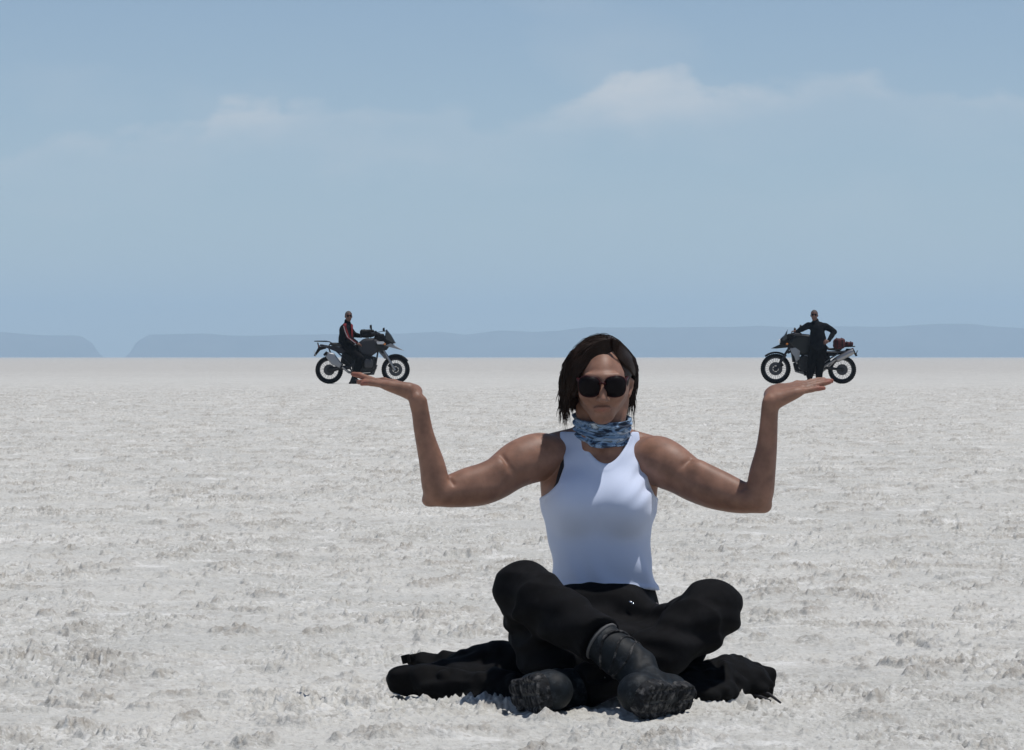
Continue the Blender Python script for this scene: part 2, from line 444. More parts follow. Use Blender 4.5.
    hgt = mth('ADD', mth('MULTIPLY', tex(60, 6, .7), .6), mth('MULTIPLY', tex(14, 5, .65), 1.6))
    bp = ns.new('ShaderNodeBump'); bp.inputs['Strength'].default_value = .8; bp.inputs['Distance'].default_value = .012
    ls.new(hgt, bp.inputs['Height']); ls.new(bp.outputs[0], b.inputs['Normal'])
    return m
SALT_A = (0.595, 0.585, 0.545); SALT_B = (0.53, 0.525, 0.49); SALT_WHITE = (0.79, 0.785, 0.755)
SALT_GREY = (0.40, 0.40, 0.385); SALT_BEIGE = (0.30, 0.268, 0.23); SALT_FAR = (0.42, 0.40, 0.37)
build_ground()

# ------------------------------------------------------------------ far hills
def hills():
    D0 = 12000.0
    prof = [(-900, 26), (-500, 31), (-200, 30), (-60, 28), (0, 27), (20, 26), (45, 25), (75, 24.5), (82, 23), (93, 15), (100, 2), (104, -4), (124, -4), (129, 2), (136, 15), (148, 22), (150, 23), (185, 24.5), (210, 25.5), (250, 24),
            (300, 24), (330, 25), (400, 25), (440, 27), (465, 24.5), (498, 29), (530, 28), (560, 29), (590, 32), (640, 31), (700, 30), (760, 32), (800, 30), (838, 33), (870, 33), (900, 34), (940, 36), (975, 36),
            (1000, 33), (1030, 31), (1100, 34), (1300, 38), (1700, 30)]
    px = np.array([p[0] for p in prof], float); hh = np.array([p[1] for p in prof], float)
    xs = np.linspace(-900, 1700, 900); rows = np.linspace(-1, 1, 25)
    H = np.interp(xs, px, hh) * D0 / F_PX
    X = np.repeat(((xs - 512) / F_PX * D0)[:, None], len(rows), 1)
    Yv = D0 + rows[None, :] * 160 + 0 * X
    Hn = noise2(X, Yv, 1 / 260., 3) * 5 + noise2(X, Yv, 1 / 90., 4) * 2.5
    fall = (1 - np.abs(rows)[None, :]) ** 0.8
    Z = (H[:, None] - 4) * fall + Hn * np.minimum(fall * 2, 1) * np.minimum(1, H / 50)[:, None]
    Z = np.where(np.abs(rows)[None, :] > .99, -5, Z)
    n0, n1 = X.shape
    i = np.arange(n0 - 1)[:, None] * n1 + np.arange(n1 - 1)[None, :]
    Q = np.stack([i, i + n1, i + n1 + 1, i + 1], -1).reshape(-1, 4)
    m = mat('dry_hill', (0.13, 0.115, 0.10), 0.95, noise=(0.01, .25))
    o = mesh_obj('hills', np.stack([X.ravel(), Yv.ravel(), Z.ravel()], 1), Q, m)
    tag(o, 'long low range of distant hills fading to blue behind the salt flat', None, None, 'structure')
hills()
# ------------------------------------------------------------------ haze: one even box of air
def haze():
    me = MB(); me.box((0, 8500, 108.0), (13000, 17200, 220.0))
    m = bpy.data.materials.new('haze_air'); m.use_nodes = True; ns, ls = m.node_tree.nodes, m.node_tree.links
    ns.remove(ns['Principled BSDF'])
    v = ns.new('ShaderNodeVolumePrincipled'); v.inputs['Color'].default_value = (0.54, 0.73, 0.90, 1)
    v.inputs['Density'].default_value = HAZE; v.inputs['Anisotropy'].default_value = 0.0
    ls.new(v.outputs[0], ns['Material Output'].inputs['Volume'])
    o = me.build('haze', m, angle=None); tag(o, 'pale blue heat haze over the salt flat', None, None, 'stuff')
HAZE = 0.00016
haze()

# ------------------------------------------------------------------ the seated woman
def px(n, y): return n / (F_PX / y)
def unit(v): v = np.array(v, float); return v / np.linalg.norm(v)
def skin_mat(name, col, dark):
    m = mat(name, col, 0.52, spec=0.30, noise=(34, .20), bump=(260, .12, .0015), sss=0.10)
    ns, ls = m.node_tree.nodes, m.node_tree.links; b = ns['Principled BSDF']
    src = b.inputs['Base Color'].links[0].from_socket
    a = ns.new('ShaderNodeAttribute'); a.attribute_name = 'tone'
    mx = ns.new('ShaderNodeMix'); mx.data_type = 'RGBA'; ls.new(a.outputs['Fac'], mx.inputs[0]); ls.new(src, mx.inputs[6]); mx.inputs[7].default_value = (*dark, 1)
    ls.new(mx.outputs[2], b.inputs['Base Color']); return m
M_SKIN = skin_mat('tanned_skin', (0.265, 0.142, 0.098), (0.28, 0.085, 0.065))
M_TANK = mat('pale_blue_jersey', (0.60, 0.67, 0.84), 0.8, spec=0.2, bump=(900, .25, .001), sheen=.2)
M_BLACK = mat('matt_black', (0.012, 0.012, 0.016), 0.7)
M_PANTS = mat('black_trouser_cloth', (0.0042, 0.0042, 0.0050), 0.85, spec=0.12, noise=(40, .25), bump=(700, .3, .001))
M_BOOT = mat('worn_black_leather', (0.006, 0.009, 0.012), 0.62, spec=0.22, noise=(60, .4), bump=(120, .35, .002))
M_SOLE = mat('scuffed_rubber', (0.012, 0.013, 0.015), 0.8, spec=.2, noise=(90, .9), bump=(160, .5, .003))
M_TRIM = mat('grey_boot_lining', (0.09, 0.09, 0.09), 0.8)
M_JACKET = mat('black_textile', (0.004, 0.004, 0.0045), 0.85, spec=0.12, noise=(30, .3), bump=(500, .3, .001))
M_HAIR = mat('dark_brown_hair', (0.021, 0.0115, 0.008), 0.5, spec=0.16, noise=(60, .4))
M_LENS = mat('smoked_lens', (0.008, 0.006, 0.007), 0.45, spec=0.08)
M_FRAME = mat('dark_red_acetate', (0.035, 0.006, 0.008), 0.45, spec=0.2)
M_METAL = mat('bright_metal', (0.75, 0.76, 0.78), 0.25, metal=1)

def dust(m, scale, a, b_, col, amt):
    ns, ls = m.node_tree.nodes, m.node_tree.links; b = ns['Principled BSDF']; src = b.inputs['Base Color'].links[0].from_socket
    t = ns.new('ShaderNodeTexCoord'); n = ns.new('ShaderNodeTexNoise'); n.inputs['Scale'].default_value = scale; n.inputs['Detail'].default_value = 6; n.inputs['Roughness'].default_value = .7
    ls.new(t.outputs['Object'], n.inputs['Vector']); r = ns.new('ShaderNodeMapRange'); r.inputs[1].default_value = a; r.inputs[2].default_value = b_; r.inputs[4].default_value = amt
    ls.new(n.outputs['Fac'], r.inputs[0]); mx = ns.new('ShaderNodeMix'); mx.data_type = 'RGBA'; ls.new(r.outputs[0], mx.inputs[0]); ls.new(src, mx.inputs[6]); mx.inputs[7].default_value = (*col, 1); ls.new(mx.outputs[2], b.inputs['Base Color'])
dust(M_SOLE, 55, .50, .66, (.16, .155, .15), .7); dust(M_BOOT, 38, .54, .72, (.07, .08, .09), .5); dust(M_PANTS, 9, .5, .75, (.016, .016, .018), .7)
WY = 10.0
base = P(601, 700, WY)
woman = empty('person', (base[0], base[1], -0.21))
tag(woman, 'woman in pale blue tank top sitting cross-legged on a black jacket, palms raised', 'person')
WO = tuple(woman.location)
def wobj(name, V, Q, m, parent=None, **k):
    """mesh given in world coordinates, hung under the woman with its origin on her base"""
    return mesh_obj(name, np.asarray(V) - np.array(WO, np.float32), Q, m, parent or woman, **k)
def wfield(name, f, lo, hi, h, m, parent=None):
    V, Q = mesh_field(f, lo, hi, h); return wobj(name, V, Q, m, parent), V

# torso as stacked ellipses: (row px, left px, right px, half depth m, centre y)
TOR = [(712, 545, 665, .10, 10.03), (690, 532, 680, .125, 10.03), (655, 538, 674, .128, 10.03), (620, 548, 664, .118, 10.03), (596, 556, 656, .105, 10.03), (580, 557.5, 652, .098, 10.025),
       (560, 555, 649.5, .092, 10.02), (540, 551, 648, .094, 10.02), (520, 546.5, 650.5, .104, 10.02), (500, 545.5, 651.5, .112, 10.02), (485, 547, 650, .108, 10.03), (470, 551, 650, .098, 10.04),
       (455, 560, 642, .082, 10.045), (444, 571, 632, .066, 10.045), (434, 580, 624, .055, 10.035), (425, 583, 620, .05, 10.03)]
_tz = np.array([P(0, r[0], WY)[2] for r in TOR])
_ti = np.linspace(_tz[0], _tz[-1], 240)
def _sm(a):
    v = np.interp(_ti, _tz, a); kx = np.hanning(19); kx /= kx.sum()
    return np.convolve(np.pad(v, 9, mode='edge'), kx, 'valid')
T_cx = _sm([((r[1] + r[2]) / 2 - 512) / 420 for r in TOR]); T_rx = _sm([(r[2] - r[1]) / 840 for r in TOR])
T_ry = _sm([r[3] for r in TOR]); T_cy = _sm([r[4] for r in TOR])
def torso_fn(Pn):
    z = Pn[:, 2]
    cx, rx, ry, cy = (np.interp(z, _ti, a) for a in (T_cx, T_rx, T_ry, T_cy))
    e = 2.35
    q = (np.abs((Pn[:, 0] - cx) / rx) ** e + np.abs((Pn[:, 1] - cy) / ry) ** e) ** (1 / e)
    d = (q - 1) * np.minimum(rx, ry) * 0.95
    return smax(d, np.maximum(z - _ti[-1], _ti[0] - z), 0.02).astype(np.float32)
def add_torso(f):
    f.add(torso_fn, (T_cx.min() - .2, 9.85, _ti[0]), (T_cx.max() + .2, 10.2, _ti[-1]), .01)
    f.ell(P(576, 503, 9.944), (.050, .050, .056), .04)
    f.ell(P(625, 506, 9.938), (.055, .056, .056), .04)
    f.ell(P(602, 570, 9.985), (.085, .055, .08), .05)
    f.rc(P(601, 434, 10.05), P(552, 446, 10.05), px(13, 10), px(13, 10), .03)
    f.rc(P(601, 434, 10.05), P(650, 448, 10.05), px(13, 10), px(13, 10), .03)
    f.rc(P(550, 470, 10.03), P(556, 505, 10.04), px(11, 10), px(12, 10), .025)   # lats behind the armpits
    f.rc(P(649, 472, 10.03), P(642, 507, 10.04), px(11, 10), px(12, 10), .025)
PIV = np.array(P(601, 392, 9.858), np.float32); _c, _s = math.cos(math.radians(10)), math.sin(math.radians(10))
HROT = np.array([[1, 0, 0], [0, _c, -_s], [0, _s, _c]], np.float32)      # the head is bowed ten degrees
def tilt(V): return (np.asarray(V, np.float32) - PIV) @ HROT.T + PIV
def untilt(V): return (np.asarray(V, np.float32) - PIV) @ HROT + PIV
def build_body():
    f = Field(); add_torso(f)
    # ---- arms (rows read off the limb's own outline; distance from the tripod in metres)
    def limb(rows, k=.008):
        A = np.array(rows, float); A = np.vstack([2 * A[0] - A[1], A, 2 * A[-1] - A[-2]]); out = []
        for i in range(1, len(A) - 2):
            for t in (0, .33, .67):
                out.append(.5 * (2 * A[i] + (A[i + 1] - A[i - 1]) * t + (2 * A[i - 1] - 5 * A[i] + 4 * A[i + 1] - A[i + 2]) * t * t + (3 * A[i] - A[i - 1] - 3 * A[i + 1] + A[i + 2]) * t ** 3))
        out.append(A[-2]); f.chain([(P(a, b, y), px(r * .985, y)) for a, b, y, r in out], k * .55)
    # her right arm
    limb([(549, 456, 10.03, 22), (536, 457.5, 10.01, 24), (520, 463, 9.99, 23), (508, 470.5, 9.98, 21), (497, 478.5, 9.97, 20), (484, 484, 9.955, 20), (470, 487, 9.94, 19.5), (454, 490.5, 9.925, 16.5), (441, 492.5, 9.91, 14)], .010)
    limb([(438, 493, 9.91, 13.5), (435.5, 483, 9.905, 13.8), (432.5, 466, 9.90, 12.6), (427.5, 447, 9.895, 10.6), (422.5, 428, 9.89, 8.7), (419.5, 412, 9.885, 7.6), (416.5, 399, 9.88, 8.0)], .008)
    f.ell(P(430, 499, 9.915), (px(7, 10), .018, px(7, 10)), .012)
    f.rc(P(498, 470, 9.95), P(463, 483, 9.92), px(13, 10), px(9, 10), .012)      # biceps
    # her left arm
    limb([(646, 459, 10.03, 21), (657, 460, 10.01, 24), (669, 466, 9.99, 23.5), (681, 473, 9.98, 21), (693, 480.5, 9.97, 20), (706, 486, 9.955, 19.8), (720, 491, 9.94, 19), (737, 496.5, 9.925, 16.2), (752, 499, 9.91, 14)], .010)
    limb([(757, 499.5, 9.91, 13.8), (760, 490, 9.905, 13.8), (762.5, 472, 9.90, 12.8), (766, 452, 9.895, 10.6), (768.3, 432, 9.89, 9.0), (769.6, 412, 9.885, 8.3), (771, 401, 9.88, 8.4)], .008)
    f.ell(P(764, 505, 9.915), (px(7, 10), .018, px(7, 10)), .012)
    f.rc(P(698, 472, 9.95), P(733, 488, 9.92), px(12, 10), px(9, 10), .012)
    # grooves between shoulder cap and upper arm, elbow creases
    for gp in (((502, 456, 9.948), (510, 468, 9.928), (518, 480, 9.925)), ((690, 460, 9.948), (677, 470, 9.925), (669, 482, 9.925)), ((450, 480, 9.900), (453, 484, 9.893)), ((744, 486, 9.900), (741, 490, 9.893))):
        for a_, b_ in zip(gp[:-1], gp[1:]): f.rc(P(a_[0], a_[1], a_[2] - .004), P(b_[0], b_[1], b_[2] - .004), .0025, .002, .011, op='s')
    f.rc(P(427, 501, 9.915), P(432, 500, 9.91), px(3.6, 10), px(3.6, 10), .012)
    f.rc(P(766, 507, 9.915), P(762, 506, 9.91), px(3.6, 10), px(3.6, 10), .012)
    # forearm tendons and wrist bones
    f.rc(P(424, 400, 9.875), P(430, 440, 9.885), px(3, 10), px(4, 10), .008)
    f.rc(P(766, 402, 9.87), P(763, 440, 9.885), px(3, 10), px(4, 10), .008)
    # ---- her right hand, palm up, little finger towards us
    W1 = P(414, 393, 9.90)
    f.ell(P(413.5, 392, 9.905), (px(9, 10), .030, px(8, 10)), .010)
    kn = [(385, 385.6, 9.885), (383, 384.6, 9.905), (382, 383.8, 9.926), (383.5, 383.6, 9.946)]
    wr = [(408, 391.5, 9.885), (408, 391, 9.898), (408, 390.6, 9.912), (408, 390.2, 9.925)]
    for i in range(4):
        f.rc(P(*wr[i]), P(*kn[i]), px(7.0, 10), px(4.2, 10), .010)
    f.rc(P(408, 389, 9.88), P(390, 385.5, 9.88), px(6.4, 10), px(4.0, 10), .010)   # outer heel of the palm
    fing = [[(385, 385.4), (372, 383.2), (366.5, 383.0), (361.8, 384.0)], [(383, 384.4), (371, 383.0), (364, 382.2), (358.5, 382.2)],
            [(382, 383.6), (368, 378.8), (360, 375.4), (353.0, 374.0)], [(383, 383.4), (370, 379.2), (362, 376.2), (356, 374.6)]]
    rad = [3.1, 3.4, 3.5, 3.3]
    for i in range(4):
        y0 = kn[i][2]; ys = [y0, y0 + .018, y0 + .030, y0 + .040]
        f.chain([(P(a, b, ys[j]), px(rad[i] * (1.06, .95, .87, .72)[j], 10)) for j, (a, b) in enumerate(fing[i])], .003)
    f.chain([(P(405, 389, 9.93), px(6.5, 10)), (P(394, 384, 9.965), px(4.6, 10)), (P(384, 381.5, 9.985), px(3.9, 10)), (P(376, 380.5, 9.992), px(3.0, 10))], .006)
    # ---- her left hand
    f.ell(P(773, 397, 9.905), (px(9, 10), .030, px(8, 10)), .010)
    kn = [(800, 391.8, 9.885), (802, 388.9, 9.905), (803, 386.5, 9.926), (801, 385.0, 9.946)]
    wr = [(778, 399.5, 9.885), (777, 396.8, 9.898), (776, 394, 9.912), (775, 392.5, 9.925)]
    for i in range(4):
        f.rc(P(*wr[i]), P(*kn[i]), px(7.6, 10), px(4.4, 10), .010)
    f.rc(P(780, 399, 9.88), P(795, 393, 9.88), px(6.6, 10), px(4.4, 10), .010)
    f.rc(P(770, 395, 9.925), P(780, 390, 9.93), px(6, 10), px(5.5, 10), .010)
    fing = [[(800, 391.6), (811, 389.6), (818, 388.4), (824, 388.2)], [(802, 388.7), (814, 385.6), (823, 383.4), (829.5, 382.2)],
            [(803, 386.4), (815, 383.2), (824, 381.3), (831.5, 380.9)], [(801, 384.8), (811, 382.0), (818, 380.2), (824, 379.4)]]
    for i in range(4):
        y0 = kn[i][2]; ys = [y0, y0 + .014, y0 + .022, y0 + .028]
        f.chain([(P(a, b, ys[j]), px(rad[i] * (1.06, .95, .87, .72)[j], 10)) for j, (a, b) in enumerate(fing[i])], .003)
    f.chain([(P(778, 392, 9.94), px(6, 10)), (P(788, 388, 9.97), px(4.6, 10)), (P(797, 384.5, 9.99), px(3.9, 10)), (P(804, 383.0, 9.997), px(3.0, 10))], .006)
    # ---- neck and head
    f.rc(P(602, 440, 10.04), P(602.5, 408, 10.005), .052, .050, .02)
    f.rc(P(590, 446, 9.975), P(578, 400, 10.0), .014, .012, .02)
    f.rc(P(612, 447, 9.975), P(624, 401, 10.0), .014, .012, .02)
    nf = f; f = Field()
    f.ell(P(602, 386, 10.0), (.067, .086, .082), .02)
    f.ell(P(602.0, 390, 9.945), (.0525, .078, .082), .025)
    f.rc(P(588, 402, 9.965), P(599, 417, 9.915), .015, .014, .03)
    f.rc(P(617, 402, 9.965), P(605.5, 417, 9.915), .015, .014, .03)
    f.ell(P(602, 419, 9.893), (.022, .016, .016), .025)                          # chin
    f.rc(P(588, 377.5, 9.880), P(600, 378.5, 9.874), .009, .009, .012)           # brows
    f.rc(P(606, 378.5, 9.874), P(617, 377.5, 9.880), .009, .009, .012)
    for ex in (590.5, 614.5): f.ell(P(ex, 386, 9.866), (.014, .012, .009), .010, op='s'); f.ell(P(ex, 386, 9.889), (.0125, .0125, .0125), .002)
    f.chain([(P(602.8, 382, 9.869), .0062), (P(603, 392, 9.857), .0075), (P(603.2, 398.5, 9.848), .0098)], .010)
    for nx in (599.2, 607.0): f.ell(P(nx, 400, 9.862), (.0075, .010, .006), .006)
    f.chain([(P(593.5, 410.0, 9.876), .003), (P(598.5, 409.2, 9.871), .0034), (P(602, 409.5, 9.870), .0032), (P(605.5, 409.2, 9.871), .0034), (P(611, 409.6, 9.877), .003)], .005)
    f.chain([(P(594.5, 411.0, 9.877), .003), (P(602, 412.2, 9.872), .0038), (P(609, 410.9, 9.880), .0015)], .005)
    f.ell(P(587.5, 397, 9.905), (.020, .022, .018), .02); f.ell(P(617, 397, 9.905), (.020, .022, .018), .02)
    # ears
    for s, ex in ((-1, 572.8), (1, 629.5)):
        f.chain([(P(ex, 389, 9.99), .006), (P(ex + s * 1.6, 392, 10.0), .007), (P(ex + s * 1.2, 398, 10.0), .006), (P(ex - s * .6, 404, 9.985), .0055)], .004)
    hf = f; f = nf; f.add(lambda Q_: hf(untilt(Q_)), P(570, 430, 9.80), P(634, 330, 10.14), .015)
    # ---- legs inside the trousers, feet inside the boots
    limb([(578, 662, 10.0, 27), (526, 594, 9.70, 15), (560, 618, 9.57, 13), (600, 641, 9.47, 12), (640, 672, 9.42, 11), (660, 688, 9.40, 10), (636, 692, 9.27, 9)], .02)
    limb([(628, 664, 10.0, 27), (708, 612, 9.72, 15), (672, 645, 9.63, 13), (600, 681, 9.53, 10), (560, 688, 9.50, 11), (532, 690, 9.48, 9), (545, 690, 9.35, 9)], .02)
    o, V = wfield('body', f, (-.42, 9.15, -.26), (.80, 10.24, .70), .0031, M_SKIN)
    n = V.shape[0]; tone = np.zeros(n, np.float32)
    def blob(c, r, a): tone[:] = np.maximum(tone, a * np.exp(-(((V - np.array(c)) / np.array(r)) ** 2).sum(1)))
    blob(tilt([P(602, 411, 9.868)])[0], (.018, .02, .0045), .55)                              # lips
    for a, b, y in ((355, 375, 9.95), (362, 383.5, 9.91), (358, 378, 9.93), (829, 381, 9.94), (822, 388.3, 9.9), (831, 381, 9.95)): blob(P(a, b, y), (.016, .03, .008), .75)
    at = o.data.attributes.new('tone', 'FLOAT', 'POINT'); at.data.foreach_set('value', tone[:len(o.data.vertices)])
    return o
build_body()

# ---- tank top: the torso's own surface pushed out a few millimetres and trimmed along neck, armholes and hem
def z_of(py): return CAM_Z - (py - 357) / 420.0
def x_of(p): return (p - 512) / 420.0
def edge_curve(rows):
    zz = np.array([z_of(r[0]) for r in rows])[::-1]; xx = np.array([x_of(r[1]) for r in rows])[::-1]
    zi = np.linspace(zz[0], zz[-1], 160); v = np.interp(zi, zz, xx); kx = np.hanning(9); kx /= kx.sum()
    return zi, np.convolve(np.pad(v, 4, mode='edge'), kx, 'valid')
eL = edge_curve([(420, 561), (437, 560), (451, 563), (466, 564), (482, 558), (493, 548), (501, 536), (506, 500)])
eR = edge_curve([(420, 638.5), (440, 640), (458, 643), (473, 646.5), (485, 650), (496, 655), (503, 664), (508, 700)])
def build_tank():
    f = Field(); add_torso(f)
    def trim(Pn, d):
        x, y, z = Pn[:, 0], Pn[:, 1], Pn[:, 2]
        folds = 0.0050 * np.sin(85 * (x * 0.8 + z * .6) + 3.5 * noise3(Pn, 9, 4)) * sstep(z_of(535), z_of(592), z) * (0.3 + 0.7 * sstep(.10, .32, x))
        pull = 0.0030 * np.sin(120 * (z - 0.75 * (x - x_of(655))) + 2.5 * noise3(Pn, 12, 5)) * np.exp(-((x - x_of(646)) / .05) ** 2 - ((z - z_of(478)) / .06) ** 2)
        hemr = 0.003 * np.exp(-((z - z_of(586) + 0.0) / .006) ** 2)
        fl = 0.007 * sstep(z_of(548), z_of(590), z)                               # the jersey hangs away from the waist
        d = d - 0.0045 - fl * 0.35 - folds - pull - hemr - 0.0015 * noise3(Pn, 16, 2) - 0.0022 * np.sin(60 * z + 25 * x + 5 * noise3(Pn, 5, 6)) * np.clip(noise3(Pn, 7, 7) + .3, 0, 1)
        xl = np.interp(z, *eL); xr = np.interp(z, *eR)
        arm = np.maximum(xl - x, x - xr); arm = np.where(z < z_of(500), np.maximum(arm, -1) * 0 - 1, arm)
        hem = z_of(584 + 0) - z + 0.10 * np.maximum(x - x_of(628), 0) * -1 * 0 - np.interp(x, [x_of(545), x_of(600), x_of(630), x_of(660)], [0.0, 0.002, .004, .016])
        nk = P(606, 463, 10)[2]
        neck = np.where(y < 10.05, (z - nk) - 19.0 * (x - x_of(605.5)) ** 2, (z - z_of(438)) - 20.0 * (x - x_of(602)) ** 2)
        top = z - z_of(432)
        edge = np.maximum(np.maximum(arm, neck * .55), hem); d = d - .0013 * sstep(-.011, -.0085, edge)
        return np.maximum.reduce([d, arm, hem, neck * 0.55, top]).astype(np.float32)
    f.post.append(trim)
    return wfield('tank_top', f, (-.02, 9.80, z_of(604)), (.46, 10.24, z_of(428)), .003, M_TANK)[0]
build_tank()
def build_dark_edge():  # narrow black strip along the outer edge of her right strap
    f = Field(); add_torso(f)
    def trim(Pn, d):
        x, z = Pn[:, 0], Pn[:, 2]; xl = np.interp(z, *eL)
        w = 0.0095 * np.sin(np.clip((z - z_of(487)) / (z_of(447) - z_of(487)), 0, 1) * math.pi) ** .6
        return np.maximum.reduce([d - 0.0028, (xl - w) - x, x - (xl + .02), z - z_of(446), z_of(490) - z]).astype(np.float32)
    f.post.append(trim)
    return wfield('dark_strap_edge', f, (x_of(540), 9.80, z_of(492)), (x_of(580), 10.2, z_of(440)), .003, M_BLACK)[0]
build_dark_edge()

# ---- trousers
def build_trousers():
    f = Field()
    def tr(rows, k=.03): f.chain([(P(a, b, y), px(r, y)) for a, b, y, r in rows], k)
    f.add(torso_fn, (T_cx.min() - .2, 9.85, _ti[0]), (T_cx.max() + .2, 10.2, _ti[-1]), .01)
    tr([(574, 660, 10.0, 38), (548, 630, 9.84, 33), (524, 589.5, 9.68, 28.5)])
    tr([(524, 590, 9.68, 28.5), (541, 603, 9.62, 27.5), (566, 620, 9.56, 26), (603, 642, 9.45, 22.5)], .02)
    f.ell(P(543, 640, 9.76), (.060, .10, .07), .05)
    f.ell(P(560, 662, 9.72), (.09, .12, .05), .05)
    tr([(630, 660, 10.0, 38), (672, 640, 9.86, 32), (711, 609, 9.70, 28.5)])
    tr([(711, 609.5, 9.70, 28.5), (698, 624, 9.66, 28), (660, 652, 9.60, 26), (588, 684, 9.52, 22)], .02)
    f.ell(P(600, 612, 9.93), (.125, .07, .07), .04)
    f.ell(P(605, 648, 9.80), (.12, .14, .06), .06)
    a1, a2 = np.array(P(566, 620, 9.56)), np.array(P(600, 640, 9.46)); d1 = unit(a2 - a1)
    b1, b2 = np.array(P(660, 652, 9.60)), np.array(P(580, 686, 9.51)); d2 = unit(b2 - b1)
    k1, k2 = np.array(P(524, 590, 9.68)), np.array(P(711, 610, 9.70))
    def trim(Pn, d):
        w = 0
        for kc in (k1, k2):
            rr = np.linalg.norm(Pn - kc, axis=1)
            w = w + 0.0042 * (1 - 1.6 * np.abs(np.sin(rr * 48 + 2.5 * noise3(Pn, 7, 21)))) * np.exp(-((rr - .12) / .07) ** 2)
        lap = 0.0055 * np.sin(85 * (Pn[:, 2] + .35 * np.abs(Pn[:, 0] - x_of(606))) + 3 * noise3(Pn, 8, 22)) * np.exp(-((Pn[:, 2] - z_of(618)) / .06) ** 2)
        crs = .0062 * (1 - 2 * np.abs(noise3(Pn * np.array([1, 1, 1.7]), 13, 25))) * .5
        d = d - w - lap - crs - 0.002 * noise3(Pn, 11, 23) - 0.0015 * noise3(Pn, 27, 24)
        waist = np.where((Pn[:, 1] > 9.84) & (Pn[:, 0] > x_of(540)) & (Pn[:, 0] < x_of(672)), Pn[:, 2] - z_of(579), -1)
        c1 = np.where(np.linalg.norm(Pn - a2, axis=1) < .10, (Pn - a2) @ d1, -1)
        c2 = np.where(np.linalg.norm(Pn - b2, axis=1) < .10, (Pn - b2) @ d2, -1)
        return np.maximum.reduce([d, waist, c1, c2]).astype(np.float32)
    f.post.append(trim)
    o, _ = wfield('trousers', f, (-.10, 9.28, -.24), (.60, 10.22, z_of(548)), .004, M_PANTS)
    m = MB(); q = Vector(P(618.5, 590.5, 9.915)); m.tube([q, q + Vector((0, -.004, 0))], .0065, 14); 
    wobj('waist_button', m.v, m.f, mat('dull_button', (.08, .06, .05), .4), o, angle=30)
    m = MB(); q = Vector(P(631, 602.5, 9.868)); m.box(q, (.010, .003, .005), ry=.4); m.box(q + Vector((.004, 0, -.004)), (.005, .003, .006), ry=.9)
    wobj('zip_pull', m.v, m.f, M_METAL, o)
build_trousers()

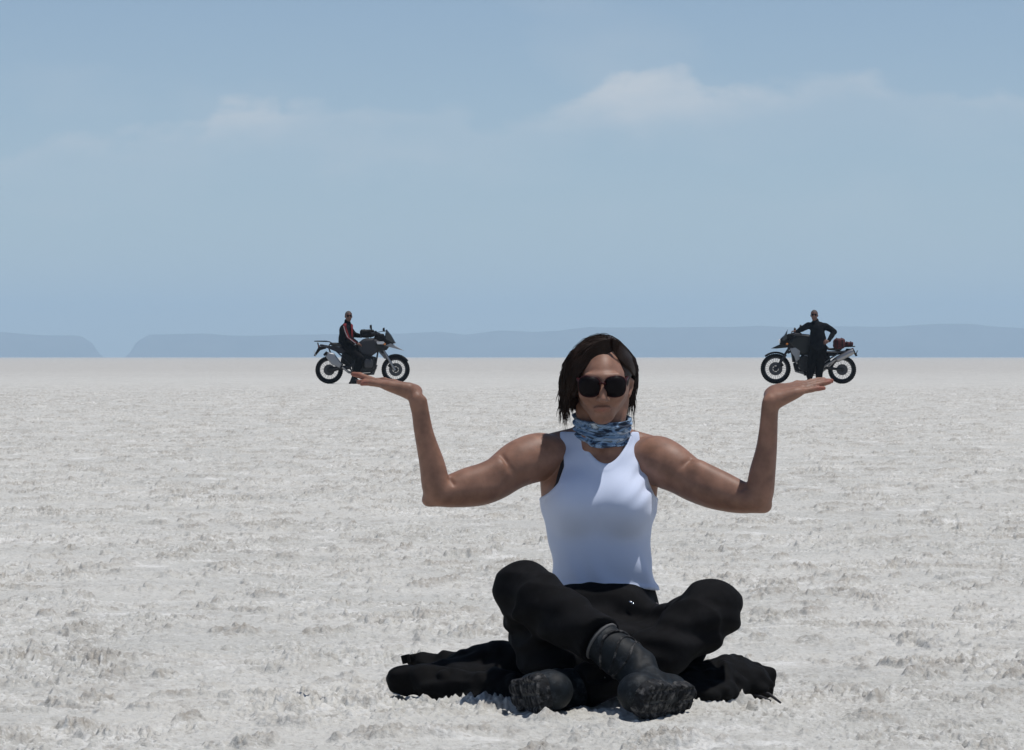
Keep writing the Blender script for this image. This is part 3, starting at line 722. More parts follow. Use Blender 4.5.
# ---- boots
def boot(shaft, heel, toe, ndir, wide=1.0):
    H, T_ = np.array(P(*heel)), np.array(P(*toe)); T = unit(T_ - H); Nn = np.array(ndir, float); Nn = unit(Nn - T * (Nn @ T)); W = np.cross(Nn, T)
    Rm = np.stack([T, W, Nn]); L = np.linalg.norm(T_ - H)
    f = Field()
    f.chain([(P(a, b, y), px(r, y)) for a, b, y, r in shaft], .015)
    f.ell(H + Nn * .004, (.040, .036, .036), .03, rot=Rm)
    ank = np.array(P(*shaft[-1][:3]))
    f.chain([(ank, .042), (H + T * (L * .45) - Nn * .016, .038), (T_ - Nn * .004 - T * .012, .034), (T_ - Nn * .002, .033)], .025)
    f.chain([(H, .036), (H + T * L * .5 + Nn * .008, .033), (T_ + T * .004 + Nn * .004, .042)], .02)
    sh0 = np.array(P(*shaft[0][:3])); sd = unit(ank - sh0)
    def trim(Pn, d):
        q = (Pn - ank) @ Rm.T
        fold = 0.0022 * np.sin(150 * (q[:, 0] * .5 - q[:, 2]) + 2 * noise3(Pn, 14, 31)) * np.exp(-(np.linalg.norm(q - np.array([.02, 0, 0]), axis=1) / .06) ** 2)
        c = np.where(np.linalg.norm(Pn - sh0, axis=1) < .12, -((Pn - sh0) @ sd) - .012, -1)
        hol = np.linalg.norm(Pn - sh0, axis=1)
        return np.maximum(d - fold - .0015 * noise3(Pn, 22, 32), c).astype(np.float32)
    f.post.append(trim)
    lo = np.minimum.reduce([H, T_, sh0]) - .10; hi = np.maximum.reduce([H, T_, sh0]) + .10
    o, _ = wfield('boot', f, lo, hi, .0028, M_BOOT)
    s = Field(); mid = (H + T_) / 2 + Nn * .036
    def tread(q):
        b = np.where(q[:, 2] > .004, 1.0, 0.0)
        g = np.maximum(np.cos(q[:, 0] * 2 * math.pi / .021 + 1.3 * np.sin(q[:, 1] * 90)), .95 * np.cos(q[:, 1] * 2 * math.pi / .027))
        return b * .0045 * sstep(.55, .9, g) + .0
    # outline of a foot: broad ball, narrow waist, round heel
    def sole_fn(Pn):
        q = (Pn - mid) @ Rm.T; u = q[:, 0]; hl = L / 2 + .043
        t = np.clip((u + hl) / (2 * hl), 0, 1)
        w = np.interp(t, [0, .04, .12, .25, .42, .6, .75, .88, .96, 1], [.012, .026, .035, .036, .033, .040, .045, .042, .030, .014]) * wide
        a = np.maximum(np.abs(u) - hl, np.abs(q[:, 1]) - w)
        arch = np.where((t > .30) & (t < .46), .007, 0)
        top = q[:, 2] - .013 + arch + tread(q); bot = -q[:, 2] - .020
        return smax(smax(a, top, .006), bot, .004).astype(np.float32)
    s.add(sole_fn, mid - .2, mid + .2, .001)
    wfield('sole', s, mid - .19, mid + .19, .0024, M_SOLE, o)
    # instep straps and shin plate
    m = MB()
    for k, (u, wd) in enumerate(((.25, .012), (.55, .010), (.8, .010))):
        c = sh0 + (ank - sh0) * u; side = unit(np.cross(sd, Nn)); fr = -unit(Nn - sd * (Nn @ sd)) if abs(Nn @ sd) < .98 else T
        fr = unit(T - sd * (T @ sd)) ; side = np.cross(sd, fr); ring = []
        r = px(shaft[0][3], shaft[0][2]) * 1.035
        for j in range(30):
            an = 2 * math.pi * j / 30; ring.append(Vector(c + (fr * math.cos(an) + side * math.sin(an)) * r + sd * .012 * math.sin(2 * an + k)))
        m.tube(ring, wd * .30, 6, closed=True)
    wobj('strap', m.v, m.f, M_SOLE, o, angle=60)
    cm = MB(); ring = []
    side = np.cross(sd, fr)
    for j in range(40):
        an = 2 * math.pi * j / 40; ring.append(Vector(sh0 + sd * -.004 + (fr * math.cos(an) + side * math.sin(an)) * px(shaft[0][3], shaft[0][2]) * 1.01))
    cm.tube(ring, .0035, 6, closed=True)
    wobj('lining', cm.v, cm.f, M_TRIM, o)
    return o
boot([(603, 643, 9.465, 20.5), (618, 655, 9.445, 20), (636, 668, 9.42, 19.5)], (669, 691, 9.40), (637, 693, 9.285), (.75, -.5, -.40))
boot([(598, 683, 9.54, 18), (572, 688, 9.52, 18), (556, 690, 9.51, 18)], (535, 691, 9.49), (553, 690.5, 9.360), (-.80, -.50, -.15))

# ---- neck gaiter, crumpled in rings
def build_gaiter():
    f = Field()
    for i, (yy, r, dz) in enumerate(((423, .0565, 0), (430, .060, .003), (437, .063, -.002), (442, .062, .0))):
        pass
    def fn(Pn):
        cx = x_of(602.5) + (Pn[:, 2] - z_of(432)) * .05; x = Pn[:, 0] - cx; y = Pn[:, 1] - 10.012
        a = np.arctan2(x, -y); z = Pn[:, 2] - z_of(427) + .004 * np.sin(a) + .017 * np.cos(a) + .004 * noise3(Pn, 20, 40)
        r = np.sqrt((x / 1.02) ** 2 + (y / 1.12) ** 2)
        R0 = .0600 + .004 * np.sin(z * 2 * math.pi / .0145 + 1.6 * np.sin(a * 1.5) + 1.5 * noise3(Pn, 18, 41)) + .0035 * noise3(Pn, 34, 42) + z * .16
        return smax(np.abs(r - R0) - .0045, np.abs(z + .002) - .029, .004).astype(np.float32)
    c = np.array(P(602.5, 432, 10.01)); f.add(fn, c - .1, c + .1, .001)
    m = bpy.data.materials.new('patterned_blue_tube_scarf'); m.use_nodes = True; ns, ls = m.node_tree.nodes, m.node_tree.links; b = ns['Principled BSDF']
    b.inputs['Roughness'].default_value = .8
    tcn = ns.new('ShaderNodeTexCoord'); mp = ns.new('ShaderNodeMapping'); mp.inputs['Scale'].default_value = (1, 1, 2.4); ls.new(tcn.outputs['Object'], mp.inputs[0])
    n = ns.new('ShaderNodeTexNoise'); n.inputs['Scale'].default_value = 17; n.inputs['Detail'].default_value = 3; n.inputs['Roughness'].default_value = .6; n.inputs['Distortion'].default_value = 1.4
    ls.new(mp.outputs[0], n.inputs['Vector']); cr = ns.new('ShaderNodeValToRGB'); e = cr.color_ramp
    stops = [(0.30, (.012, .016, .03)), (0.42, (.03, .055, .10)), (0.47, (.16, .27, .42)), (0.55, (.30, .43, .60)), (0.60, (.06, .09, .12)), (0.66, (.55, .62, .68))]
    e.elements[0].position = stops[0][0]; e.elements[0].color = (*stops[0][1], 1); e.elements[1].position = stops[-1][0]; e.elements[1].color = (*stops[-1][1], 1)
    for p_, c_ in stops[1:-1]: q = e.elements.new(p_); q.color = (*c_, 1)
    ls.new(n.outputs['Fac'], cr.inputs[0]); ls.new(cr.outputs[0], b.inputs['Base Color'])
    wfield('neck_gaiter', f, c - .1, c + .1, .0022, m)
build_gaiter()

# ---- sunglasses
def build_glasses():
    def wobj(name, V, Q, m, parent=None, **k): return globals()['wobj'](name, tilt([tuple(p) for p in V]), Q, m, parent, **k)
    e = empty('sunglasses', (0, 0, 0)); e.parent = woman
    for s, cx in ((-1, 589.6), (1, 615.0)):
        m = MB(); c = Vector(P(cx, 386.3, 9.852)); n = 40; ring = []; vs = [c + Vector((0, -.003, 0))]; 
        for j in range(n):
            a = 2 * math.pi * j / n; sx = math.cos(a); sz = math.sin(a)
            rx = .0245 * (abs(sx) ** .74 if sx else 0) * (1 if sx > 0 else -1); rz = .0238 * (abs(sz) ** .74) * (1 if sz > 0 else -1)
            if sz > 0 and s * sx > 0: rz *= 1.06; rx *= 1.05
            yy = .55 * max(0, s * rx) ** 1.0 * .55 + .10 * abs(rx)
            p = c + Vector((rx, yy, rz)); ring.append(p)
        m2 = MB(); m2.tube(ring, .0022, 8, closed=True)
        inner = [c + (p - c) * .5 + Vector((0, -.0018, 0)) for p in ring]
        vs = [c + Vector((0, -.0030, 0))] + inner + ring; fs = [(0, 1 + (j + 1) % n, 1 + j) for j in range(n)]
        fs += [(1 + j, 1 + (j + 1) % n, 1 + n + (j + 1) % n, 1 + n + j) for j in range(n)]
        m._add(vs, fs)
        o = wobj('lens', m.v, m.f, M_LENS, e); so = o.modifiers.new('thickness', 'SOLIDIFY'); so.thickness = .002
        wobj('rim', m2.v, m2.f, M_FRAME, e)
        t = MB(); a_ = Vector(P(cx + s * 9.8, 382.5, 9.866)); t.tube([a_, a_ + Vector((s * .003, .03, 0)), Vector(P(601.5 + s * 28, 384.5, 9.99))], [.0045, .004, .0025], 8)
        wobj('temple', t.v, t.f, M_FRAME, e)
    m = MB(); m.tube([P(599.6, 383.2, 9.852), P(602.3, 381.8, 9.846), P(605, 383.2, 9.852)], .0030, 8); wobj('bridge', m.v, m.f, M_FRAME, e)
build_glasses()

# ---- hair: a close cap plus some two thousand strands falling from a side parting
def build_hair():
    rnd = random.Random(5)
    f = Field()
    f.ell(P(600.5, 383, 9.998), (.0750, .101, .0825), .02)
    f.rc(P(576, 381, 9.99), P(572, 411, 9.985), .024, .013, .03); f.rc(P(578, 368, 9.95), P(573, 398, 9.925), .018, .012, .03)
    f.rc(P(624.5, 381, 10.03), P(628.5, 409, 10.03), .021, .013, .03)
    f.rc(P(590, 400, 10.06), P(614, 400, 10.06), .04, .04, .04)
    # the face opening
    fc = np.array(P(602.5, 394, 9.86))
    def trim(Pn, d):
        q = Pn - fc
        op = np.sqrt((q[:, 0] / .053) ** 2 + (q[:, 2] / .0880) ** 2) - 1
        opening = np.where(q[:, 1] < .115, -op * .055, -1)
        e2 = np.sqrt(((Pn[:, 0] - x_of(631.5)) / .010) ** 2 + ((Pn[:, 2] - z_of(395)) / .024) ** 2) - 1
        opening = np.maximum(opening, np.where(Pn[:, 1] < 10.02, -e2 * .010, -1))
        strand = .0008 * np.sin(np.arctan2(Pn[:, 0] - x_of(606), Pn[:, 2] - z_of(350)) * 60 + 6 * noise3(Pn, 10, 50)) + .002 * noise3(Pn, 14, 51)
        return np.maximum.reduce([d - strand, opening, z_of(414) + .012 * noise3(Pn, 30, 53) - Pn[:, 2]]).astype(np.float32)
    cap = Field(); cap.ops = list(f.ops)
    f.post.append(trim)
    V, Q = mesh_field(f, (x_of(548), 9.84, z_of(430)), (x_of(645), 10.14, z_of(330)), .003); V = tilt(V)
    # strands
    m = MB()
    C0 = np.array(P(600.5, 381, 9.998)); RX, RY, RZ = .0740, .100, .0800
    def surf(th, ph, g=1.0):
        return C0 + np.array([RX * g * math.sin(th) * math.sin(ph), -RY * g * math.sin(th) * math.cos(ph), RZ * g * math.cos(th)])
    def raise_(pts, lift):           # lift onto the surface of the hair mass
        A = np.array(pts, np.float32)
        for it in range(3):
            q = A - C0.astype(np.float32); nn = q / np.maximum(np.linalg.norm(q, axis=1), 1e-6)[:, None]
            A = A + nn * (np.maximum(0, .0006 + lift - cap(A)))[:, None]
        return [p for p in A]
    for i in range(1900):
        side = -1 if rnd.random() < .58 else 1
        # root along the parting, from the forehead back over the crown
        t = rnd.random(); root = None ; th0 = .10 + .25 * rnd.random()
        ph = side * (math.radians(50) + math.radians(125) * rnd.random() ** .9)
        front = abs(ph) < math.radians(80)
        g = 1.0 + .02 * rnd.random(); lift = .006 * rnd.random() ** 1.5 + (.007 * rnd.random() if rnd.random() < .04 else 0)
        pts = []
        off = np.array([.010, -.075 + .15 * t, 0])
        thm = math.radians(93 + rnd.uniform(-8, 8)); start = .12
        for j in range(7):
            u = j / 6; th = start + (thm - start) * u
            p = surf(th, ph, g); w = (1 - u) ** 1.6
            r0 = C0 + np.array([.016, -.060 + .12 * t, RZ * g * math.sqrt(max(0, 1 - ((-.060 + .12 * t) / RY) ** 2 - (.016 / RX) ** 2))])
            p = p * (1 - w) + r0 * w
            # keep it on or outside of the scalp
            q = (p - C0) / np.array([RX, RY, RZ]); nrm = np.linalg.norm(q)
            if nrm < g: p = C0 + (p - C0) * (g / nrm)
            pts.append(p)
        pts = raise_(pts, lift)
        # falls free
        dz = .020 + .092 * rnd.random() ** .9 * (1.25 if rnd.random() < .10 else 1)
        if abs(ph) > math.radians(120): dz *= .75
        last = pts[-1]; n2 = 6; cur = rnd.uniform(-.010, .012); wob = rnd.uniform(-.006, .006)
        outw = np.array([side * (.006 if side < 0 else .000), 0, 0])
        for j in range(1, n2 + 1):
            u = j / n2
            x = last[0] + outw[0] * math.sin(u * math.pi * .6) + cur * u * u + wob * math.sin(u * 5) - side * .016 * u * (1 if side > 0 else .25)
            y = last[1] + (.012 * u if front else -.012 * u)
            pts.append(np.array([x, y, last[2] - dz * u]))
        rr = rnd.uniform(.0006, .0012)
        if side > 0 and any(p[1] < 10.0 and z_of(406) < p[2] < z_of(383) for p in pts): continue
        # drop strands that would cross the face
        tip = pts[-1]
        if any(p[1] < 9.93 and x_of(577) < p[0] < x_of(624) and p[2] < z_of(356) for p in pts): continue
        m.tube(pts, [rr * .8] + [rr] * (len(pts) - 3) + [rr * .7, rr * .25], 4)
    # the fringe swept off the forehead to her right
    for i in range(800):
        t = rnd.random(); a = np.array(P(611 + 3 * rnd.random(), 344 + 11 * t, 9.925 + .01 * (1 - t)))
        e_ = np.array(P(571 + 5 * rnd.random(), 384 + 34 * rnd.random(), 9.93 + .03 * rnd.random()))
        b_ = np.array(P(592 - 3 * t, 341 + 23 * t, 9.897 + .012 * (1 - t))); c_ = np.array(P(576 + 4 * t, 360 + 9 * t, 9.925 + .01 * rnd.random()))
        pts = []
        for j in range(11):
            u = j / 10; pts.append((1 - u) ** 3 * a + 3 * u * (1 - u) ** 2 * b_ + 3 * u * u * (1 - u) * c_ + u ** 3 * e_)
        pts = raise_(pts, .004 * rnd.random()); m.tube(pts, [.0010] * 9 + [.0007, .0003], 4)
    for i in range(420):      # on her left the hair is tucked back from the brow
        t = rnd.random(); v = rnd.random(); a = np.array(P(611 + 2 * rnd.random(), 343 + 10 * t, 9.93)); e_ = np.array(P(632.5, 370 + 18 * v, 10.01)); b_ = np.array(P(618.5, 342 + 21 * t, 9.905)); c_ = np.array(P(627.5, 353 + 12 * t + 14 * v, 9.95))
        pts = [(1 - u) ** 3 * a + 3 * u * (1 - u) ** 2 * b_ + 3 * u * u * (1 - u) * c_ + u ** 3 * e_ for u in [j / 10 for j in range(11)]]
        m.tube(raise_(pts, .003 * rnd.random()), .0011, 4)
    sv = tilt([tuple(p) for p in m.v])
    sf = m.f; off = len(V)
    allV = np.concatenate([V, sv]); allF = [tuple(q) for q in Q.tolist()] + [tuple(i + off for i in q) for q in sf]
    wobj('hair', allV, allF, M_HAIR)
build_hair()

# ------------------------------------------------------------------ black jacket spread under her
def build_jacket():
    f = Field()
    def tr(rows, k=.025): f.chain([(P(a, b, y), px(r, y)) for a, b, y, r in rows], k)
    tr([(401, 683, 9.90, 14.5), (425, 683, 9.88, 13), (455, 684, 9.86, 13), (490, 687, 9.82, 13), (520, 690, 9.76, 13)])   # rolled front edge
    tr([(411, 658.5, 10.10, 4.5), (430, 661, 10.09, 4.5), (452, 664, 10.07, 7), (475, 664, 10.03, 12), (500, 662, 10.0, 17), (530, 662, 9.98, 22)], .03)   # sleeve lying behind
    f.ell(P(470, 680, 9.98), (.15, .12, .045), .04)
    f.ell(P(600, 697, 9.92), (.36, .30, .035), .04)
    f.ell(P(720, 681, 9.86), (.10, .13, .055), .04); f.ell(P(748, 684, 9.88), (.052, .09, .045), .03); f.ell(P(690, 690, 9.72), (.10, .10, .035), .04)
    f.rc(P(735, 668, 9.95), P(764, 680, 9.92), px(9, 10), px(8, 10), .02)
    def post(Pn, d):
        fold = .018 * (1 - np.abs(noise3(Pn * np.array([1, .8, 1.6]), 11, 61)) * 2) * .5 + .009 * np.abs(noise3(Pn, 24, 62)) + .0035 * noise3(Pn, 48, 63)
        d = d - fold + .003
        return np.maximum(d, -0.205 - Pn[:, 2]).astype(np.float32)
    f.post.append(post)
    V, Q = mesh_field(f, (-.36, 9.52, -.24), (.68, 10.30, .0), .0042)
    o0 = np.array((x_of(580), 9.9, -.20), np.float32)
    r = empty('jacket', tuple(o0)); tag(r, 'black motorcycle jacket spread on the salt under the seated woman', 'jacket')
    mesh_obj('cloth', V - o0, Q, M_JACKET, r)
    m = MB(); pts = [P(762, 692, 9.80), P(769, 694, 9.79), P(775, 698.5, 9.78), P(781, 703, 9.78)]; m.tube([Vector(p) - Vector(o0) for p in pts], [.004, .0035, .0035, .0025], 8)
    m.tube([Vector(P(*p)) - Vector(o0) for p in ((752, 694, 9.79), (762, 697, 9.78), (771, 701, 9.78))], .003, 8)
    m.build('drawcord', M_BLACK, r)
    m = MB(); m.tube([Vector(P(*p)) - Vector(o0) for p in ((405, 655, 10.09), (407, 663, 10.09))], .011, 10); m.tube([Vector(P(*p)) - Vector(o0) for p in ((414, 656, 10.09), (424, 657, 10.09))], .006, 8)
    m.build('cuff_tab', M_JACKET, r)
build_jacket()

# ------------------------------------------------------------------ motorcycles
K_RUB = mat('tyre_rubber', (0.010, 0.010, 0.011), 0.85, spec=.15)
K_RIM = mat('grey_alloy', (0.055, 0.055, 0.06), 0.5, metal=.5)
K_STEEL = mat('brushed_steel', (0.30, 0.30, 0.31), 0.4, metal=1)
K_SIL = mat('silver_paint', (0.25, 0.26, 0.28), 0.4, metal=.3)
K_GREY = mat('dull_grey_plastic', (0.030, 0.030, 0.036), 0.6, spec=.3)
K_SHR = mat('grey_shroud_paint', (0.12, 0.124, 0.132), 0.5)
K_BLK = mat('satin_black', (0.007, 0.007, 0.008), 0.55, spec=.2)
K_BPNT = mat('gloss_black_paint', (0.006, 0.007, 0.008), 0.35, spec=.35)
K_ENG = mat('dark_engine_metal', (0.022, 0.022, 0.024), 0.55, metal=.3, noise=(20, .5))
K_WHT = mat('white_panel', (0.55, 0.56, 0.58), 0.35)
K_SCR = mat('tinted_screen', (0.02, 0.025, 0.03), 0.15, spec=.5)
K_RED = mat('dark_red_cloth', (0.075, 0.012, 0.016), 0.8, noise=(8, .3))
K_TAIL = mat('red_lamp_glass', (0.25, 0.01, 0.01), 0.2)
K_SEAT = mat('seat_vinyl', (0.014, 0.014, 0.015), 0.6)
K_GLS = mat('lamp_glass', (0.6, 0.62, 0.65), 0.1, spec=.6)

def wheel(root, x, R0, name, spokes):
    w = empty(name, (x, 0, R0)); w.parent = root; t = .058 if name == 'rear_wheel' else .048; hT = .050
    m = MB(); prof = []
    for k in range(14):
        a = 2 * math.pi * k / 14; prof.append((R0 - hT + hT * math.cos(a) * (1.0 if math.cos(a) > 0 else .8), t * 1.25 * math.sin(a)))
    m.lathe_y((0, 0, 0), prof, 48)
    for k in range(44):        # knobbly tread
        a = 2 * math.pi * k / 44
        for y in (-.028, .028): m.box((math.cos(a) * (R0 - .004), y + (.006 if k % 2 else -.006), math.sin(a) * (R0 - .004)), (.014, .034, .026), ry=-a)
    m.build('tyre', K_RUB, w, angle=50)
    rr = R0 - .096
    MB().lathe_y((0, 0, 0), [(rr + .004, -.04), (rr + .022, -.045), (rr + .022, .045), (rr + .004, .04), (rr - .010, .012), (rr - .010, -.012)], 48).build('rim', K_RIM, w)
    m = MB(); 
    for k in range(spokes):
        a = 2 * math.pi * k / spokes; b = a + (.30 if k % 2 else -.30); y = .03 if k % 4 < 2 else -.03
        m.tube([(math.cos(b) * .05, y, math.sin(b) * .05), (math.cos(a) * (rr - .004), y * .5, math.sin(a) * (rr - .004))], .0035, 5)
    m.build('spokes', K_RIM, w)
    hb_ = .085 if name == 'rear_wheel' else .055; m = MB(); m.lathe_y((0, 0, 0), [(.0, -.07), (hb_ - .01, -.06), (hb_, -.03), (.05, 0), (hb_, .03), (hb_ - .01, .06), (.0, .07)], 24); m.build('hub', K_ENG, w)
    for s in ((-1, 1) if name == 'front_wheel' else (-1, 1)):
        d = MB(); rd = .150 if name == 'front_wheel' else .125
        d.lathe_y((0, s * .068, 0), [(rd, -.0025), (rd, .0025), (rd - .075, .0025), (rd - .075, -.0025)], 40)
        for k in range(6):
            a = math.pi * k / 3; d.box((math.cos(a) * (rd - .065), s * .068, math.sin(a) * (rd - .065)), (.06, .004, .014), ry=-a)
        d.build('brake_disc', K_RIM, w)
    return w

def motorcycle(loc, rz, v):
    """side profile along x (nose at +x); v: 'boxer' for the shaft-driven tourer, 'trail' for the slimmer one"""
    bx = v == 'boxer'; td = 0 if bx else -.12; cs = -1 if bx else 1      # which flank faces the road's near side
    r = empty('motorcycle', loc, rz); WB = 1.51; Rf, Rr = .320 if bx else .340, .312 if bx else .318
    wheel(r, 0, Rr, 'rear_wheel', 24); wheel(r, WB, Rf, 'front_wheel', 28)
    # forks: two legs and the stanchions
    top = Vector((1.13, 0, .93)); bot = Vector((WB - .01, 0, Rf))
    for s in (-1, 1):
        y = s * .10; m = MB(); mid = top.lerp(bot, .45)
        m.tube([(top.x, y, top.z), (mid.x, y, mid.z)], .022, 10); m.tube([(mid.x, y, mid.z), (bot.x, y, bot.z - .02)], [.030, .026], 10)
        o = m.build('fork_leg', K_STEEL if bx else K_GREY, r)
        c = MB(); q = mid.lerp(bot, .72); c.box((q.x - .055, y * .95, q.z + .01), (.07, .035, .11), ry=.6); c.build('brake_caliper', K_BLK, o)
    m = MB(); m.box((1.15, 0, .86), (.10, .25, .05), ry=.5); m.box((1.20, 0, .72), (.09, .24, .05), ry=.5); m.build('fork_yoke', K_ENG, r, bevel=.008)
    # front mudguard
    m = MB(); out = []; 
    a0, a1 = (math.radians(35), math.radians(125)) if bx else (math.radians(50), math.radians(130))
    rg = Rf + (.035 if bx else .05)
    for k in range(13): a = a0 + (a1 - a0) * k / 12; out.append((WB + math.cos(a) * rg, Rf + math.sin(a) * rg))
    for k in range(12, -1, -1): a = a0 + (a1 - a0) * k / 12; out.append((WB + math.cos(a) * (rg - .022), Rf + math.sin(a) * (rg - .022)))
    vs = []; fs = []; n = len(out)
    for y in (-.075, -.05, .05, .075):
        d = -.02 if abs(y) > .06 else 0
        for (x_, z_) in out: vs.append((x_ + d * (x_ - WB) / rg, y, z_ + d * (z_ - Rf) / rg))
    for a in range(3):
        for i in range(n): fs.append((a * n + i, a * n + (i + 1) % n, (a + 1) * n + (i + 1) % n, (a + 1) * n + i))
    fs += [tuple(range(n)), tuple(range(3 * n, 4 * n))[::-1]]
    m._add(vs, fs); m.build('front_mudguard', K_BLK, r)
    if bx:   # telescopic lever casting above the wheel
        m = MB(); m.prism([(1.08, .83), (1.20, .86), (1.30, .70), (1.36, .58), (1.26, .56), (1.14, .70)], .10, inset=.15); m.build('radiator_shroud', K_SHR, r, bevel=.01)
    else:
        for s in (-1, 1):
            m = MB(); m.prism([(1.20, .80), (1.00, .84), (.96, .79), (.98, .55), (1.06, .50), (1.10, .62), (1.16, .70)], .018, cy=s * .17, inset=.06); m.build('radiator_shroud', K_SIL, r, bevel=.006)
        m = MB(); m.box((1.12, 0, .62), (.05, .28, .26), ry=.15); m.build('radiator', K_BLK, r, bevel=.006)
    # frame
    m = MB()
    for s in (-1, 1):
        m.tube([(1.12, s * .04, .88), (.95, s * .12, .70), (.60, s * .14, .52), (.46, s * .13, .36)], .020, 8)
        m.tube([(1.12, s * .04, .80), (1.06, s * .11, .45), (.92, s * .12, .27), (.55, s * .12, .25), (.46, s * .12, .36)], .017, 8)
        m.tube([(.95, s * .11, .78), (.55, s * .11, .74), (.10, s * .10, .84 + td), (-.18, s * .08, .86 + td)], .015, 8)
        m.tube([(.50, s * .12, .42), (.10, s * .10, .80 + td)], .013, 8)
    m.build('frame', K_STEEL if not bx else K_GREY, r)
    # engine
    e = empty('engine', (0, 0, 0)); e.parent = r
    if bx:
        m = MB(); m.prism([(.52, .30), (.62, .24), (1.00, .26), (1.06, .36), (1.02, .60), (.88, .66), (.60, .60), (.50, .46)], .16, inset=.12); m.build('crankcase', K_ENG, e, bevel=.012)
        for s in (-1, 1):
            m = MB(); m.tube([(.90, s * .12, .45), (.90, s * .24, .46)], .075, 16)
            for k in range(5): m.tube([(.90, s * (.15 + .02 * k), .455), (.90, s * (.158 + .02 * k), .455)], .095, 16)
            m.build('cylinder', K_ENG, e)
            m = MB(); m.prism([(.80, .40), (.83, .36), (.97, .36), (1.0, .40), (1.0, .52), (.97, .56), (.83, .56), (.80, .52)], .045, cy=s * .27, inset=.22); m.build('valve_cover', K_RIM, e, bevel=.01)
            m = MB(); m.tube([(.86, s * .26, .64), (1.04, s * .27, .60), (1.06, s * .27, .34), (.92, s * .22, .22), (.74, s * .14, .22)], .013, 8); m.build('crash_bar', K_BLK, r)
    else:
        m = MB(); m.prism([(.54, .30), (.66, .25), (.96, .28), (1.02, .40), (1.02, .56), (.90, .66), (.66, .62), (.54, .50)], .15, inset=.12); m.build('crankcase', K_ENG, e, bevel=.012)
        for s in (-1, 1):
            m = MB(); m.lathe_y((.70, s * .165, .42), [(.0, -.02), (.10, -.015), (.11, 0), (.10, .015), (.0, .02)], 24); m.build('clutch_cover', K_ENG, e)
        m = MB(); m.tube([(.98, .05, .55), (1.10, .06, .45), (1.06, .06, .28), (.85, .04, .22), (.5, .06, .24), (.30, .12, .40), (.12, .15, .58)], .022, 10); m.build('exhaust_pipe', K_STEEL, r)
        m = MB(); m.prism([(.88, .26), (1.08, .30), (1.12, .46), (1.06, .50), (1.00, .34), (.70, .22), (.60, .18), (.86, .18)], .14, inset=.1); m.build('skid_plate', K_BLK, r, bevel=.006)
    if bx:
        m = MB(); m.prism([(.58, .18), (1.02, .20), (1.10, .42), (1.06, .44), (.98, .25), (.58, .22)], .14, inset=.05); m.build('skid_plate', K_RIM, r, bevel=.006)
    # tank, seat, panels
    tk = K_GREY if bx else K_BPNT
    if bx: tp = [(.62, .84), (.66, .93), (.78, 1.02), (1.02, 1.04), (1.14, .99), (1.20, .90), (1.12, .74), (.96, .62), (.78, .60), (.66, .70)]
    else: tp = [(.60, .84), (.66, 1.00), (.74, 1.12), (.96, 1.14), (1.16, 1.08), (1.26, .94), (1.16, .80), (.90, .62), (.66, .66)]
    m = MB(); m.prism(tp, .19, inset=.22); o = m.build('fuel_tank', tk, r, bevel=.02)
    MB().lathe_y((0, 0, 0), [(.0, -.01), (.04, -.01), (.04, .01), (.0, .01)], 16)
    m = MB(); m.tube([(.86, 0, 1.03), (.86, 0, 1.065)], .04, 16); m.build('filler_cap', K_STEEL, o)
    m = MB(); m.prism([(.64, .83), (.66, .90), (.52, .86), (.36, .87), (.30, .93 + td), (.04, .935 + td), (.00, .90 + td), (.06, .86 + td), (.30, .82 + td * .5), (.36, .78), (.60, .78)], .135, inset=.15); m.build('seat', K_SEAT, r, bevel=.02)
    m = MB(); m.prism([(.60, .78), (.30, .80 + td * .5), (-.02, .87 + td), (-.20, .90 + td), (-.22, .86 + td), (-.02, .80 + td), (.22, .70 + td * .6), (.50, .62)], .10, inset=.05); m.build('tail_panel', K_GREY if bx else K_BLK, r, bevel=.01)
    # nose: beak, headlight, screen
    if bx: bk = [(1.12, .93), (1.22, .98), (1.36, .955), (1.56, .83), (1.71, .745), (1.55, .785), (1.38, .83), (1.22, .84)]
    else: bk = [(1.10, .84), (1.18, .96), (1.34, .93), (1.62, .80), (1.50, .795), (1.24, .82)]
    m = MB(); m.prism(bk, .11 if bx else .09, inset=.10); m.build('beak', K_SIL if bx else K_BPNT, r, bevel=.008)
    if bx:
        for s in (-1, 1):
            m = MB(); m.prism([(1.08, .955), (1.24, .955), (1.27, .92), (1.22, .895), (1.10, .895)], .02, cy=s * .205, inset=.05); m.build('side_panel', K_WHT, r, bevel=.008)
            m = MB(); m.prism([(1.04, .88), (1.24, .88), (1.36, .84), (1.30, .76), (1.14, .74)], .02, cy=s * .19, inset=.05); m.build('side_panel', K_BPNT, r, bevel=.008)
    m = MB(); m.prism([(1.16, .93), (1.20, 1.06), (1.32, 1.10), (1.42, 1.00), (1.42, .90), (1.30, .86)], .12, inset=.25); h = m.build('headlight', K_BLK, r, bevel=.01)
    m = MB(); m.tube([(1.405, .05, .97), (1.43, .05, .965)], .048, 20); m.tube([(1.405, -.05, .97), (1.43, -.05, .965)], .048, 20); m.build('lens', K_GLS, h)
    m = MB()
    sp = [(1.24, 1.02), (1.33, 1.20), (1.30, 1.235), (1.40, 1.12), (1.50, .92), (1.46, .90)] if bx else [(1.24, 1.02), (1.26, 1.10), (1.235, 1.245), (1.31, 1.12), (1.40, .98), (1.34, .94)]
    if bx: sp = [(1.26, 1.00), (1.28, 1.22), (1.31, 1.235), (1.42, 1.10), (1.52, .92), (1.44, .90)]
    m.prism(sp, .14, inset=.10, rings=[(-1, .78), (-.7, .93), (0, 1.0), (.7, .93), (1, .78)]); m.build('windscreen', K_SCR, r, bevel=.004)
    # handlebar, guards, mirrors
    hb = empty('handlebar', (0, 0, 0)); hb.parent = r
